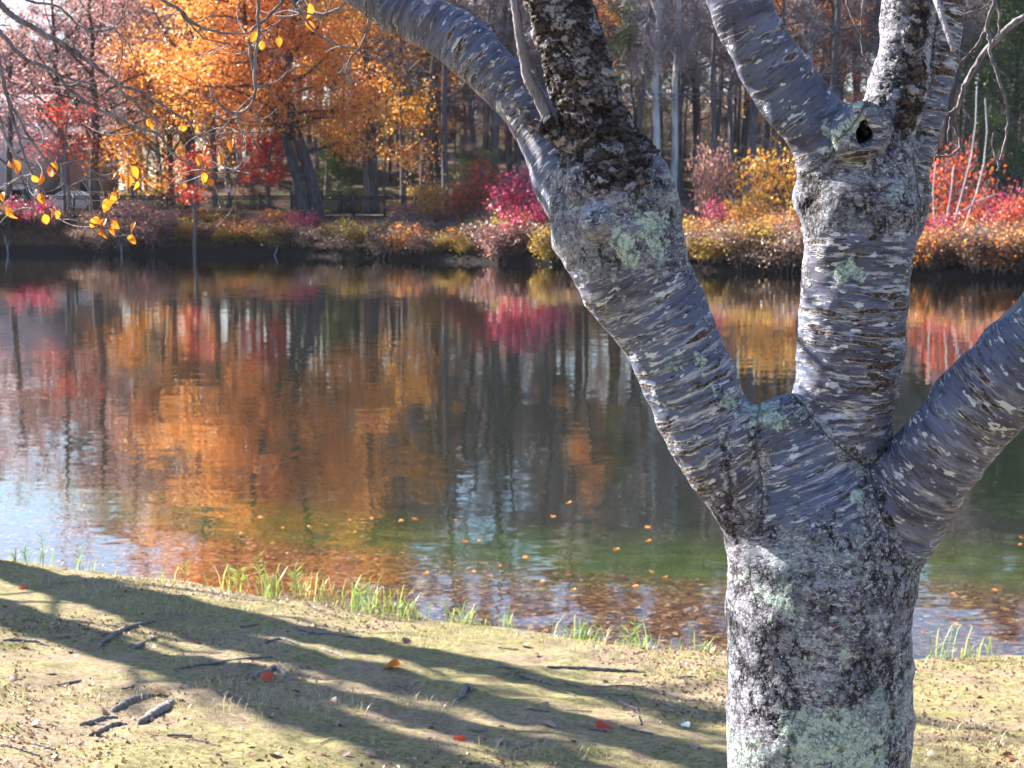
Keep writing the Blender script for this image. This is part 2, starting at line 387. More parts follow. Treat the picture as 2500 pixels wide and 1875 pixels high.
# ------------------------------------------------------------------ generic trees
def grow(seed, H, r0, crown0, spread, nl=14, lean=(0, 0), droop=0.0, up=0.9, sub=5, fork=None):
    """returns trunk MB and list of tip points"""
    rr = np.random.default_rng(seed); mb = MB(); tips = []
    n = 12; tt = np.linspace(0, 1, n)
    wob = np.cumsum(rr.normal(0, 0.012, (n, 2)), 0) * H
    pts = np.stack([lean[0] * tt * H + wob[:, 0] * tt, lean[1] * tt * H + wob[:, 1] * tt, tt * H - 0.4], -1)
    rad = r0 * (1 - tt) ** 0.75 * 0.95 + 0.03; rad[0] *= 1.35
    mb.tube(pts, rad, 9)
    def at(s): return np.array([np.interp(s, tt, pts[:, k]) for k in range(3)]), np.interp(s, tt, rad)
    for k in range(nl):
        s = crown0 + (1 - crown0) * (k + rr.random()) / nl * 0.97
        b, rb = at(s); az = k * 2.4 + rr.normal(0, 0.4)
        prof = math.sin(min(1, (s - crown0) / (1 - crown0) + 0.22) * math.pi * 0.83) ** 0.7
        L = spread * (0.35 + 0.65 * prof) * rr.uniform(0.8, 1.15)
        e = rr.uniform(0.15, 0.6) + up * (s - crown0)
        m = 7; q = [b]; d = np.array([math.cos(az) * math.cos(e), math.sin(az) * math.cos(e), math.sin(e)])
        for j in range(m - 1):
            d = d + rr.normal(0, 0.12, 3) + np.array([0, 0, 0.05 - droop]); d /= np.linalg.norm(d); q.append(q[-1] + d * L / (m - 1))
        q = np.array(q); rl = np.linspace(min(rb * 0.6, 0.05 + L * 0.012), 0.018, m); mb.tube(q, rl, 5)
        for j in range(sub):
            s2 = rr.uniform(0.25, 1.0); i2 = s2 * (m - 1); i0 = min(int(i2), m - 2); b2 = q[i0] + (q[i0 + 1] - q[i0]) * (i2 - i0)
            d2 = q[i0 + 1] - q[i0]; d2 /= np.linalg.norm(d2); d2 = d2 + rr.normal(0, 0.6, 3) + np.array([0, 0, 0.15 - droop]); d2 /= np.linalg.norm(d2)
            L2 = L * rr.uniform(0.25, 0.45); q2 = [b2]
            for z in range(4): d2 = d2 + rr.normal(0, 0.15, 3); d2 /= np.linalg.norm(d2); q2.append(q2[-1] + d2 * L2 / 4)
            q2 = np.array(q2); mb.tube(q2, np.linspace(0.03, 0.012, 5), 4)
            tips += [q2[2], q2[3], q2[4]]
        tips.append(q[-1]); tips.append(q[-2])
    return mb, np.array(tips)
def twigcloud(tips, per, L, wd, seed):
    rr = np.random.default_rng(seed); n = len(tips) * per; C = np.repeat(tips, per, 0) + rr.normal(0, 0.18, (n, 3))
    d = rr.normal(0, 1, (n, 3)); d[:, 2] = np.abs(d[:, 2]) * 0.9 + 0.15; d /= np.linalg.norm(d, axis=1)[:, None]
    e = np.cross(d, rr.normal(size=(n, 3))); e /= np.linalg.norm(e, axis=1)[:, None]
    l = L * rr.uniform(0.5, 1.3, (n, 1))
    k = rr.normal(0, 0.15, (n, 3)) * l
    V = np.stack([C - e * wd, C + e * wd, C + d * l * 0.5 + e * wd * 0.7 + k, C + d * l * 0.5 - e * wd * 0.7 + k, C + d * l], 1).reshape(-1, 3)
    b = np.arange(n)[:, None] * 5; mb = MB(); rnd = rr.random(n)
    mb.V.append(V); mb.n = len(V); mb.F4.append(b + [[0, 1, 2, 3]]); mb.a4.append(rnd); mb.F3.append(b + [[3, 2, 4]]); mb.a3.append(rnd)
    return mb
def clumps(tips, per, sig, size, seed, mb=None, huevar=0.5, bias=0.0, flat=0.7):
    rr = np.random.default_rng(seed); n = len(tips) * per
    cl = rr.random(len(tips))
    low = (fbm(tips * 0.3, seed, 2) * 0.5 + 0.5)
    C = np.repeat(tips, per, 0) + rr.normal(0, 1, (n, 3)) * np.array([sig, sig, sig * flat])
    r = np.clip(np.repeat(cl * 0.35 + low * 0.65, per) * (1 - huevar) + rr.random(n) * huevar + bias, 0, 1)
    mb = mb or MB(); mb.leaves(C, size * rr.uniform(0.6, 1.3, n), 0.75, r); return mb

def leafy(name, label, cat, H, r0, crown0, spread, mat, seed, per=40, sig=0.5, size=0.16, nl=16, lean=(0, 0), bark=M_bdark, droop=0.0, sub=6, up=0.9, group=None, bias=0.0):
    r = empty(name); tag(r, label, cat, group)
    mb, tips = grow(seed, H, r0, crown0, spread, nl, lean, droop, up, sub)
    mb.build('trunk', bark, r); clumps(tips, per, sig, size, seed, bias=bias).build('crown', mat, r, False)
    return Proto(r)
def zat(x, y): return float(far_h(np.array([float(x)]), np.array([float(y)]))[0])
def setp(pr, u, Y, rz=0, scale=1.0, dz=0.0, **kw):
    x = (u - 1250) / FPX * Y * 1.0; x = P(u, 500, Y)[0]
    return pr.put((x, Y, zat(x, Y) + dz), rz, scale, **kw)

# the big orange oak leaning over the water with a double trunk, and its neighbours
def big_oak():
    r = empty('oak_tree'); tag(r, 'big orange oak with two dark leaning trunks beside the path', 'tree')
    rr = np.random.default_rng(5); Y0 = 90.6
    base = P(790, 540, Y0); base[2] = zat(base[0], Y0) - 0.3
    tips = []
    def limb(mb, q, r1, r2, sides=9): q = np.array(q); mb.tube(q, np.linspace(r1, r2, len(q)), sides); return q
    for k, (path, r1) in enumerate([([(782, 545), (768, 480), (748, 400), (715, 300), (700, 200), (715, 60), (740, -120), (760, -300)], 0.44),
                                    ([(752, 520), (727, 440), (700, 350), (668, 270), (640, 200), (600, 60), (560, -120), (500, -260)], 0.32)]):
        mb = MB(); q = [P(u, v, Y0 - 0.25 * k - max(0, (400 - v)) / 500.0) for u, v in path]; q[0][2] -= 0.6
        q = limb(mb, q, r1, 0.10)
        nl = 22
        for j in range(nl):
            s = 0.30 + 0.70 * (j + rr.random()) / nl; i2 = s * (len(q) - 1); i0 = min(int(i2), len(q) - 2); b = q[i0] + (q[i0 + 1] - q[i0]) * (i2 - i0)
            az = j * 2.4 + k; hf = min(1, s + 0.15)
            L = (8.2 if math.cos(az) < 0 else 6.2) * (1.15 - 0.55 * hf) * rr.uniform(0.75, 1.1)
            e = rr.uniform(-0.15, 0.35) + 0.35 * s
            d = np.array([math.cos(az) * math.cos(e), math.sin(az) * math.cos(e) * 0.7, math.sin(e)]); w_ = [b]
            for z in range(6): d = d + rr.normal(0, 0.15, 3) + np.array([0, 0, -0.03]); d /= np.linalg.norm(d); w_.append(w_[-1] + d * L / 6)
            w_ = np.array(w_); mb.tube(w_, np.linspace(0.11, 0.025, 7), 5)
            for z in range(8):
                c = rr.integers(1, 7); d2 = d + rr.normal(0, 0.8, 3); d2 /= np.linalg.norm(d2)
                w2 = np.array([w_[c] + d2 * a for a in np.linspace(0, L * 0.32, 4)]); mb.tube(w2, np.linspace(0.035, 0.012, 4), 4); tips += [w2[1], w2[2], w2[3]]
            tips.append(w_[-1])
        mb.build('trunk', M_bdark, r)
    tips = np.array(tips); tips = tips[tips[:, 2] > 4.0]
    clumps(tips, 42, 0.50, 0.17, 9, huevar=0.5).build('crown', M_orange, r, False)
big_oak()

M_crim2 = 0
t1 = leafy('oak_tree', 'golden oak whose crown fans out left of the near birchlike limb', 'tree', 17, 0.3, 0.22, 5.2, M_gold, 21, per=36, nl=20, sub=6)
setp(t1, 915, 97, 0.4, 1.0)
t2 = leafy('maple_tree', 'wide orange maple crown between the pink trees and the big oak', 'tree', 18, 0.33, 0.18, 6.2, M_orange, 33, per=42, nl=22, sub=7, bias=0.05)
setp(t2, 470, 97.5, 1.0, 1.05)
t2b = leafy('maple_tree', 'low orange and gold maple spreading behind the walking person', 'tree', 8.5, 0.2, 0.12, 4.2, M_gold, 35, per=34, nl=16, sub=6, bias=-0.1)
setp(t2b, 420, 98.5, 2.0, 1.0)
t3 = leafy('maple_tree', 'thin pinkish tree with dark trunk over the white car', 'tree', 14.5, 0.26, 0.26, 4.6, M_pink, 41, per=15, sig=0.6, nl=18, sub=6, size=0.15)
setp(t3, 165, 96.8, 0.3, 1.0)
setp(t3, 232, 97.6, 2.3, (1.25, 1.25, 0.95), label='pinkish tree on the thick black trunk right of the white car', cat='tree')
setp(t3, 20, 97.2, 4.1, (0.9, 0.9, 0.8), label='sparse pinkish tree at the left edge before the grey building', cat='tree')
setp(t3, 330, 101, 1.1, (1.0, 1.0, 1.12), label='russet pink tree half hidden behind the orange maple', cat='tree')
t4 = leafy('young_tree', 'slim pale stemmed sapling leaning at the waterline on the left', 'tree', 6.5, 0.10, 0.45, 1.5, M_red, 47, per=10, nl=8, sub=3, bark=M_bgrey)
setp(t4, 172, 91.2, 0.0, 1.0)
setp(t4, 472, 86.6, 1.6, 0.85, label='slim pale stem with orange red leaves rising from the dark waterline', cat='tree')
t4b = leafy('maple_tree', 'small scarlet maple drooping beside the double oak trunk', 'tree', 5.0, 0.1, 0.35, 1.9, M_red, 49, per=26, nl=9, sub=4, sig=0.3)
setp(t4b, 655, 91.0, 0.8, 0.95)

# woods behind: bare trunks and twigs
M_bwood = bark_far('woodland bark', (0.05, 0.042, 0.05), (0.15, 0.13, 0.14))
M_bareP = []
for k in range(5):
    r = empty('bare_tree'); tag(r, 'bare tree', 'tree')
    mb, tips = grow(100 + k, [23, 25, 21, 24, 26][k], [0.17, 0.22, 0.15, 0.25, 0.19][k], [0.35, 0.4, 0.28, 0.42, 0.3][k], [4.2, 4.8, 3.8, 5, 4.4][k], 18, (rng.normal(0, .02), 0), 0, 1.0, 6)
    mb.build('trunk', M_bwood, r); twigcloud(tips, 34, 1.1, 0.015, k).build('crown', M_twig, r, False)
    M_bareP.append(Proto(r))
M_thinP = []
for k in range(4):
    r = empty('bare_tree'); tag(r, 'bare tree', 'tree')
    mb, tips = grow(300 + k, [17, 19, 15, 20][k], [0.15, 0.19, 0.13, 0.21][k], 0.42, 3.2, 11, (rng.normal(0, .02), 0), 0, 1.2, 4)
    mb.build('trunk', M_bwood, r); twigcloud(tips, 15, 0.9, 0.013, 30 + k).build('crown', M_twig, r, False)
    M_thinP.append(Proto(r))
M_rustP = []
for k, (mt, lb) in enumerate([(M_brown, 'b'), (M_orange, 'o'), (M_green, 'g')]):
    r = empty('woodland_tree'); tag(r, 'tree', 'tree')
    mb, tips = grow(130 + k, 20 + k, 0.26, 0.25, 4.4, 18, (0, 0), 0, 1.0, 6)
    mb.build('trunk', M_bdark, r); m_ = clumps(tips, [16, 14, 22][k], 0.6, 0.17, 60 + k); m_.build('crown', mt, r, False)
    M_rustP.append(Proto(r))
BL = 'bare tree with a dark straight trunk in the woods behind the fence'
spots = []
rr = np.random.default_rng(77)
for row, (Y, du) in enumerate([(99.5, 118), (104, 100), (110, 88), (118, 80), (127, 74), (138, 70), (152, 66)]):
    u = -330 + rr.uniform(0, 60)
    while u < 2830:
        spots.append((u + rr.normal(0, 18), Y + rr.normal(0, 1.4), row)); u += du * rr.uniform(0.7, 1.35)
nb_ = 0
for (u, Y, row) in spots:
    if u < 330 and Y < 121: continue               # houses on the left
    gap = 1070 < u < 1360
    if row < 2 and (u < 420): continue
    s = rr.uniform(0.85, 1.12)
    q = rr.random()
    if u < 560: s *= 0.82
    if u < 240: s *= 0.72
    if row < 3 and q < 0.9:
        if rr.random() < 0.25: continue
        setp(M_thinP[rr.integers(4)], u, Y, rr.uniform(0, 6.28), s, label=BL, group='bare trees in the woods behind the fence', cat='tree'); continue
    if gap: s *= 0.5
    if q < 0.66: setp(M_bareP[rr.integers(5)], u, Y, rr.uniform(0, 6.28), s, label=BL, group='bare trees in the woods behind the fence', cat='tree')
    elif q < 0.86: setp(M_rustP[0], u, Y, rr.uniform(0, 6.28), s, label='brown leaved tree standing among the bare woods behind the fence', group='brown leaved trees in the woods', cat='tree')
    elif q < 0.94: setp(M_rustP[1], u, Y, rr.uniform(0, 6.28), s * 0.7, label='orange leaved tree deep in the bare woods behind the fence', group='orange leaved trees in the woods', cat='tree')
    elif u > 900: setp(M_rustP[2], u, Y, rr.uniform(0, 6.28), s * 0.5, label='green leaved tree deep in the bare woods behind the fence', group='green leaved trees in the woods', cat='tree')
for u in np.arange(240, 2900, 46):                 # thicket of young bare trees
    Y = rr.uniform(98.5, 112); s = rr.uniform(0.25, 0.5); k = rr.integers(7)
    if k < 5: setp(M_thinP[k % 4], u + rr.normal(0, 14), Y, rr.uniform(0, 6.28), s, label='slender young bare tree in the thicket behind the fence', group='young bare trees in the thicket', cat='tree')
    else: setp(M_rustP[0 if k == 5 else 2], u + rr.normal(0, 14), Y, rr.uniform(0, 6.28), s * .8, label='small leafy young tree in the thicket behind the fence', group='young leafy trees in the thicket', cat='tree')
rr2 = np.random.default_rng(404); n = 46000; xw = rr2.uniform(-110, 110, n); yw = rr2.uniform(150, 205, n)
ug = 1250 + xw / yw * FPX; capz = np.where((ug > 1070) & (ug < 1350), 0.135, np.where(ug < 240, 0.10, 0.19)) * yw + 2.0
hz_ = far_h(xw, yw); tpz = np.minimum(hz_ + 21 + 3 * vnoise(np.stack([xw * .12, yw * .12, xw * 0], -1), 2), capz); zw = hz_ + (tpz - hz_) * rr2.random(n) ** 0.8
tw_ = twigcloud(np.stack([xw, yw, zw], -1), 1, 2.4, 0.07, 405); tag(tw_.build('far_woods', M_twig, None, False), 'hazy mass of bare twigs of the woods on the far hillside', 'woods', kind='stuff')
k_ = rr2.random(n) < 0.5; mb = MB(); mb.leaves(np.stack([xw, yw - 3, zw], -1)[k_], 0.6 * rr2.uniform(.6, 1.3, k_.sum()), 0.8, rr2.random(k_.sum())); tag(mb.build('far_woods_foliage', M_brown, None, False), 'last brown leaves of the woods on the far hillside', 'woods', kind='stuff')
# dark trunks that stand out near the path
tk = empty('bare_tree'); tag(tk, 'bare tree', 'tree')
mb, tips = grow(171, 24, 0.26, 0.45, 4.5, 14, (0.005, 0), 0, 1.0, 5); mb.build('trunk', M_bwood, tk); twigcloud(tips, 8, 1.0, 0.012, 9).build('crown', M_twig, tk, False)
PT = Proto(tk)
for u, Y, s, lb in [(898, 97, 0.9, 'tall dark trunk right behind the golden oak crown'),
                    (1088, 98, 0.8, 'tall dark trunk left of the red shrub behind the fence'),
                    (1205, 100, 1.1, 'dark trunk between the red shrub and the crimson shrub'),
                    (985, 99, 0.7, 'thin dark trunk between the golden oak and the red shrub'),
                    (1830, 98, 1.15, 'blue grey trunk rising behind the yellow orange bush'),
                    (1740, 99, 0.7, 'thin dark trunk left of the yellow orange bush'),
                    (2040, 99, 1.0, 'dark trunk hidden behind the twin limb of the near tree')]:
    setp(PT, u, Y, u * 0.1, (s, s, 1), label=lb, cat='tree')
# pale sycamores
sy = empty('sycamore_tree'); tag(sy, 'pale tree', 'tree')
mb, tips = grow(181, 23, 0.27, 0.3, 4.2, 16, (-0.015, 0), 0, 1.3, 6); mb.build('trunk', M_bpale, sy); tw = twigcloud(tips, 16, 1.1, 0.014, 19).build('crown', M_twig, sy, False)
PS = Proto(sy)
for u, Y, s, lb in [(1597, 96.8, 0.95, 'pale blue white trunk just right of the dark flaky limb'), (1640, 97.4, 0.8, 'second pale trunk right of the dark flaky limb, the thinner one'),
                    (1960, 101, 0.8, 'pale slanting tree behind the forked centre limb')]:
    setp(PS, u, Y, u * 0.3, (s, s, 1), label=lb, cat='tree')
gt = leafy('evergreen_tree', 'dark green tree at the right edge behind the shrubs', 'tree', 13, 0.25, 0.12, 3.4, M_green, 61, per=45, nl=22, sub=6)
setp(gt, 2475, 95.5, 0.4, 1.0)
setp(gt, 1165, 97.5, 0.4, (0.5, 0.5, 0.28), label='low green bush tree behind the red shrub', cat='tree')
setp(gt, 830, 98.5, 1.4, (0.55, 0.55, 0.36), label='low yellow green bush tree behind the fence right of the double oak', cat='tree')

# ------------------------------------------------------------------ shrubs on the far bank
def shrub(seed, H, W, mat, per, size=0.12, stems=9, sig=0.22, bias=0.0, bark=M_bgrey):
    rr = np.random.default_rng(seed); r = empty('shrub'); mb = MB(); tips = []
    for k in range(stems):
        az = rr.uniform(0, 6.28); o = rr.uniform(0.1, 1) ** 0.6; hh = H * (1.05 - 0.45 * o * o) * rr.uniform(0.75, 1.05)
        b = np.array([math.cos(az), math.sin(az), 0]) * 0.15 * W * o; e = np.array([math.cos(az) * W * 0.5 * o, math.sin(az) * W * 0.5 * o, hh])
        q = np.array([b * (1 - s) + e * s + np.array([0, 0, 0.15 * H * math.sin(s * 3.14)]) * 0.6 + rr.normal(0, 0.03, 3) for s in np.linspace(0, 1, 6)]); q[0] = b - [0, 0, .2]
        mb.tube(q, np.linspace(0.028, 0.008, 6), 4)
        for j in range(9):
            c = rr.integers(1, 6); d = rr.normal(0, 1, 3); d[2] = abs(d[2]) * 0.4; d /= np.linalg.norm(d); L = rr.uniform(0.2, 0.5) * min(W, H) * 0.5
            w2 = np.array([q[c], q[c] + d * L * 0.5, q[c] + d * L + [0, 0, 0.05]]); mb.tube(w2, [0.01, 0.007, 0.004], 3); tips += [w2[1], w2[2]]
        tips.append(q[-1])
    tc = twigcloud(np.array(tips), 3, 0.55, 0.011, seed); mb.V.append(tc.V[0]); mb.F4.append(tc.F4[0] + mb.n); mb.a4.append(tc.a4[0]); mb.F3.append(tc.F3[0] + mb.n); mb.a3.append(tc.a3[0]); mb.n += len(tc.V[0])
    mb.build('stems', bark, r); clumps(np.array(tips), max(5, int(per * 0.55)), sig * 1.25, size * 1.15, seed, bias=bias, huevar=0.9).build('crown', mat, r, False)
    return Proto(r)
S_crim = shrub(1, 2.2, 2.4, M_crim, 22); S_yel = shrub(2, 2.2, 2.6, M_yel, 20); S_br = shrub(3, 1.9, 2.8, M_brown, 16); S_org = shrub(4, 2.6, 2.8, M_orange, 15)
S_pink = shrub(5, 2.2, 2.6, M_pink, 15); S_red = shrub(6, 3.0, 2.2, M_red, 15); S_gold = shrub(8, 2.6, 3.0, M_gold, 16)
for pr_ in (S_crim, S_yel, S_br, S_org, S_pink, S_red, S_gold): pass
S_thin = shrub(21, 2.8, 3.2, M_red, 7, stems=14)
def sh(pr, u, back, s, label, rz=None, group=None):
    x0 = (u - 1250) / FPX * 80.0
    for _ in range(6): Y = float(shoreX(x0)) + back; x0 = (u - 1250) / FPX * Y
    setp(pr, u, Y, rz if rz is not None else u * 0.37, s, label=label, cat='shrub', group=group)
sh(S_crim, 82, 0.9, (1.0, 1, 0.72), 'bright crimson bush at the left waterline under the yellow leaves')
sh(S_pink, 330, 1.3, (1.15, 1, 0.95), 'pink and maroon bush at the waterline left of the sapling')
sh(S_pink, 385, 0.8, (1.0, 1, 0.8), 'low maroon bush just right of the tall pink bush')
sh(S_yel, 905, 1.0, (1.0, 1, 0.66), 'yellow bush at the waterline right of the double oak trunk')
sh(S_yel, 850, 1.8, (0.9, 1, 0.6), 'yellow bush close against the double oak trunk')
sh(S_org, 655, 1.1, (1.1, 1, 0.5), 'tan orange bush at the waterline below the double oak trunk')
sh(S_crim, 735, 1.8, (0.55, 0.6, 0.75), 'small magenta bush at the foot of the double oak trunk')
sh(S_red, 1160, 9, (1.0, 1, 1.2), 'tall scarlet shrub rising in front of the fence')
sh(S_red, 1110, 8, (0.8, 0.9, 0.8), 'scarlet shrub low beside the taller scarlet one')
sh(S_gold, 1045, 8.5, (0.75, 0.8, 0.9), 'small golden shrub before the fence left of the scarlet one')
sh(S_crim, 1292, 4, (1.5, 1, 1.7), 'large crimson shrub close left of the near burl limb')
sh(S_crim, 1318, 1.6, (1.2, 0.9, 1.2), 'crimson shrub lower and nearer than the large crimson one')
sh(S_pink, 1215, 4.0, (0.45, 0.5, 1.2), 'narrow pink red shrub between scarlet and crimson shrubs')
sh(S_pink, 1735, 12.5, (0.75, 0.8, 2.1), 'tall pink red shrub left of the yellow orange bush')
sh(S_crim, 1740, 6, (0.5, 0.6, 1.0), 'small magenta shrub low at the bank left of the centre limb')
sh(S_gold, 1890, 13, (1.35, 1.2, 1.7), 'large yellow orange bush left of the centre limb')
sh(S_gold, 1835, 9, (0.9, 0.9, 0.9), 'lower yellow bush under the large yellow orange one')
sh(S_yel, 1885, 4, (0.8, 1, 0.8), 'small yellow shrub near the waterline left of the centre limb')
sh(S_thin, 2340, 11, (1.15, 1.1, 1.5), 'tall orange red shrub with pale stems right of the centre limb')
sh(S_red, 2405, 9, (0.8, .8, 0.9), 'orange red shrub beside the pale curved stems')
sh(S_crim, 2310, 3, (0.8, 0.8, 0.8), 'crimson shrub at the waterline right of the centre limb')
sh(S_crim, 2495, 7, (0.9, 1, 1.3), 'crimson shrub at the right edge, the taller one')
sh(S_red, 2470, 4, (0.9, 1, 0.9), 'scarlet shrub at the right edge nearer the water')
rr = np.random.default_rng(12)
for u in np.arange(-260, 2760, 52):
    for layer in range(4):
        b = [0.12, 0.9, 2.2, 3.8][layer] + rr.uniform(-.1, 1.0)
        uu = u + rr.uniform(-24, 24)
        x0 = (uu - 1250) / FPX * 78
        room = 91.4 - float(shoreX(x0))
        if b > room: continue
        pr, nm = [(S_br, 'brown mauve'), (S_br, 'brown mauve'), (S_pink, 'dusky pink'), (S_org, 'tan orange'), (S_br, 'brown mauve'), (S_br, 'brown mauve'), (S_yel, 'dull yellow')][rr.integers(7)]
        s = rr.uniform(0.62, 0.9); Yk = float(shoreX(x0)) + b; zb0 = zat(x0, Yk); s3 = float(np.clip(((1.72 if 470 < uu < 1160 else 1.95 if uu < 1160 else 2.15) - zb0 + rr.uniform(-.3, .4) + 0.3 * math.sin(uu * 0.021)) / 2.6, 0.2, 0.8))
        if rr.random() < 0.12: continue
        sh(pr, uu, b, (s * 1.15, s, s3), nm + ' low shrub in the row along the far waterline', group=nm + ' shrubs along the far waterline')
S_und = shrub(11, 2.0, 2.8, M_green, 10, bias=-0.1)
for u in np.arange(-100, 2700, 38):                # undergrowth behind the path
    if rr.random() < 0.15: continue
    Y = rr.uniform(97, 104); k = rr.integers(4); s = rr.uniform(.6, 1.1); uu = u + rr.uniform(-20, 20)
    if uu < 260 and Y > 98: Y = 97.2; s *= 0.4
    pr, nm = [(S_und, 'dull green'), (S_br, 'brown'), (S_und, 'dull green'), (S_yel, 'yellow green')][k]
    setp(pr, uu, Y, uu, (s, s, s * rr.uniform(.4, .9)), label=nm + ' shrub in the undergrowth beyond the fence', group=nm + ' undergrowth shrubs beyond the fence', cat='shrub')
for u in np.arange(1000, 2760, 75):                # wider bank on the right
    for b in (6, 9.5, 13.5, 18, 23):
        uu = u + rr.uniform(-30, 30); x0 = (uu - 1250) / FPX * 78
        if b + 1.5 > 91.0 - float(shoreX(x0)): continue
        pr, nm = [(S_br, 'brown mauve'), (S_pink, 'dusky pink'), (S_br, 'brown mauve'), (S_br, 'brown mauve'), (S_org, 'tan orange')][rr.integers(5)]
        s = rr.uniform(0.7, 1.0); sh(pr, uu, b, (s, s, s * rr.uniform(.2, .5)), nm + ' low shrub on the slope between water and fence', group=nm + ' shrubs on the slope')
# pale curved stems on the right bank
def stemset(base, ends, name, label, r=0.04):
    ro = empty(name, tuple(base)); tag(ro, label, 'tree')
    for e in ends:
        mb = MB(); q = np.array([np.array(k) - base for k in e]); mb.tube(q, np.linspace(r, r * 0.5, len(q)), 6); mb.build('stem', M_bpale, ro)
Yb = 66.5; bs = P(2322, 600, Yb)
stemset(bs, [[P(2318, 605, Yb), P(2330, 540, Yb), P(2352, 460, Yb), P(2372, 380, Yb), P(2382, 300, Yb), P(2385, 210, Yb)],
             [P(2312, 600, Yb), P(2310, 540, Yb), P(2322, 470, Yb), P(2328, 405, Yb)],
             [P(2352, 560, Yb), P(2385, 470, Yb), P(2402, 400, Yb), P(2410, 320, Yb), P(2405, 240, Yb)],
             [P(2282, 545, Yb), P(2278, 470, Yb), P(2284, 395, Yb)],
             [P(2352, 515, Yb), P(2385, 492, Yb), P(2430, 475, Yb), P(2455, 472, Yb)]], 'birch_clump', 'clump of thin white curved stems over the crimson shrub at right')
# forked drowned sticks at the waterline
for (u0, v0, u1, v1, lb) in [(662, 627, 678, 598, 'short pale stick rising from the water below the double oak'), (22, 612, 10, 575, 'pale stick at the far left waterline'), (298, 618, 292, 585, 'pale forked stick in the water under the pink bush'), (168, 1, 0, 0, '')]:
    if not lb: continue
    x0 = (u0 - 1250) / FPX * 86; Y = float(shoreX(x0)) - 0.25; mb = MB(); a = P(u0, v0, Y); b = P(u1, v1, Y + 0.15); a[2] = -0.5
    mb.tube([a, (a + b) / 2 + [0.03, 0, .05], b], [0.035, 0.028, 0.014], 6); mb.tube([(a + b) / 2, (a + b) / 2 + [0.12, 0, 0.18], (a + b) / 2 + [0.16, 0.02, 0.42]], [0.02, 0.014, 0.007], 5)
    tag(mb.build('stick', M_bpale), lb, 'stick')

# ------------------------------------------------------------------ power lines
def wire(pa_, pb_, r, lb, sag=0.5, Yw=96.3):
    a = P(*pa_, Yw); b = P(*pb_, Yw); s = np.linspace(-0.35, 1.5, 30); q = a[None] + (b - a)[None] * s[:, None]
    q[:, 2] -= sag * 4 * (s * (1 - s)); mb = MB(); mb.tube(q, r, 5, False); tag(mb.build('power_line', M_wire), lb, 'power line')
M_wire = plain('wire', (0.10, 0.10, 0.16), 0.5, 0.5)
for k, (a, b, lb) in enumerate([((250, 66), (2500, 55), 'topmost power line crossing the woods'), ((210, 80), (1650, 175), 'power line that slopes down behind the golden oak crown'),
        ((960, 208), (2500, 235), 'thick power line level with the fork of the dark limb'), ((980, 231), (1900, 219), 'power line just below the thick one'),
        ((960, 257), (2500, 205), 'lowest power line, crossing the dark trunks'), ((0, 132), (180, 95), 'upper pale power line at the top left corner'), ((0, 160), (150, 128), 'lower pale power line at the top left corner')]):
    if k >= 5:
        aa = P(*a, 95.4); bb = P(*b, 98); mb = MB(); q = np.array([aa + (bb - aa) * s for s in np.linspace(-1.5, 3.2, 12)]); mb.tube(q, 0.022, 5, False); tag(mb.build('power_line', plain('pale wire', (.5, .48, .5), .5)), lb, 'power line')
    else: wire(a, b, 0.026, lb, 0.25)

# ------------------------------------------------------------------ buildings at the left
M_panel = plain('pale grey blue panels', (0.50, 0.54, 0.66), 0.5, 0.4, 0.05, 2)
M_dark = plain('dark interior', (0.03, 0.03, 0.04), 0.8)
M_roof = plain('dark roof', (0.035, 0.035, 0.05), 0.8, 0.2)
M_tan = plain('tan wall', (0.42, 0.30, 0.22), 0.85, 0.2, 0.08, 3)
M_white = plain('white trim', (0.8, 0.8, 0.8), 0.5)
bz = 2.1
b1 = empty('boathouse', (-40, 106, bz)); tag(b1, 'pale blue grey panelled building over a dark open bay at the left edge', 'building')
mb = MB(); x1 = P(86, 450, 106)[0] + 40; zt = P(0, 292, 106)[2] - bz; zb = P(0, 461, 106)[2] - bz
mb.box(((-8 + x1) / 2, 4.0, (zt + zb) / 2), (x1 + 8, 8.0, zt - zb)); mb.build('wall', M_panel, b1, False)
mb = MB()
for z in (zb + (zt - zb) * .28, zb + (zt - zb) * .56, zb + (zt - zb) * .8): mb.box(((-8 + x1) / 2, -0.01, z), (x1 + 7.98, 0.03, 0.05))
for k in range(8): mb.box((x1 - 1.6 - k * 2.3, -0.012, (zt + zb) / 2), (0.05, 0.035, zt - zb - 0.1))
mb.build('panel_joint', plain('joint', (0.3, 0.33, 0.42), .6), b1, False)
mb = MB(); mb.box(((-8 + x1) / 2, -0.05, zb + 0.05), (x1 + 8.1, 0.16, 0.2)); mb.build('fascia', M_white, b1, False)
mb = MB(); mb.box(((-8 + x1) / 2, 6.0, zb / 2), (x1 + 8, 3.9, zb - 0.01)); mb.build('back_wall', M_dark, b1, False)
for k in range(4):
    mb = MB(); mb.box((x1 - 0.2 - k * 3.6, 0.25, zb / 2), (0.22, 0.22, zb - 0.01)); mb.build('pillar', M_white, b1, False)
mb = MB(); mb.add(np.array([[-8.3, -0.3, zt + .02], [x1 + .2, -0.3, zt + .02], [x1 + .2, 8.3, zt + .02], [-8.3, 8.3, zt + .02], [-8.3, 4, zt + 1.9], [x1 + .2, 4, zt + 1.9]]), [[0, 1, 5, 4], [2, 3, 4, 5], [0, 3, 2, 1]])
mb.add(np.array([[x1 + .2, -.3, zt + .02], [x1 + .2, 8.3, zt + .02], [x1 + .2, 4, zt + 1.9], [-8.3, -.3, zt + .02], [-8.3, 8.3, zt + .02], [-8.3, 4, zt + 1.9]]), [[0, 1, 2], [4, 3, 5]])
mb.build('roof', plain('grey shingle', (0.3, 0.3, 0.34), .8), b1, False)
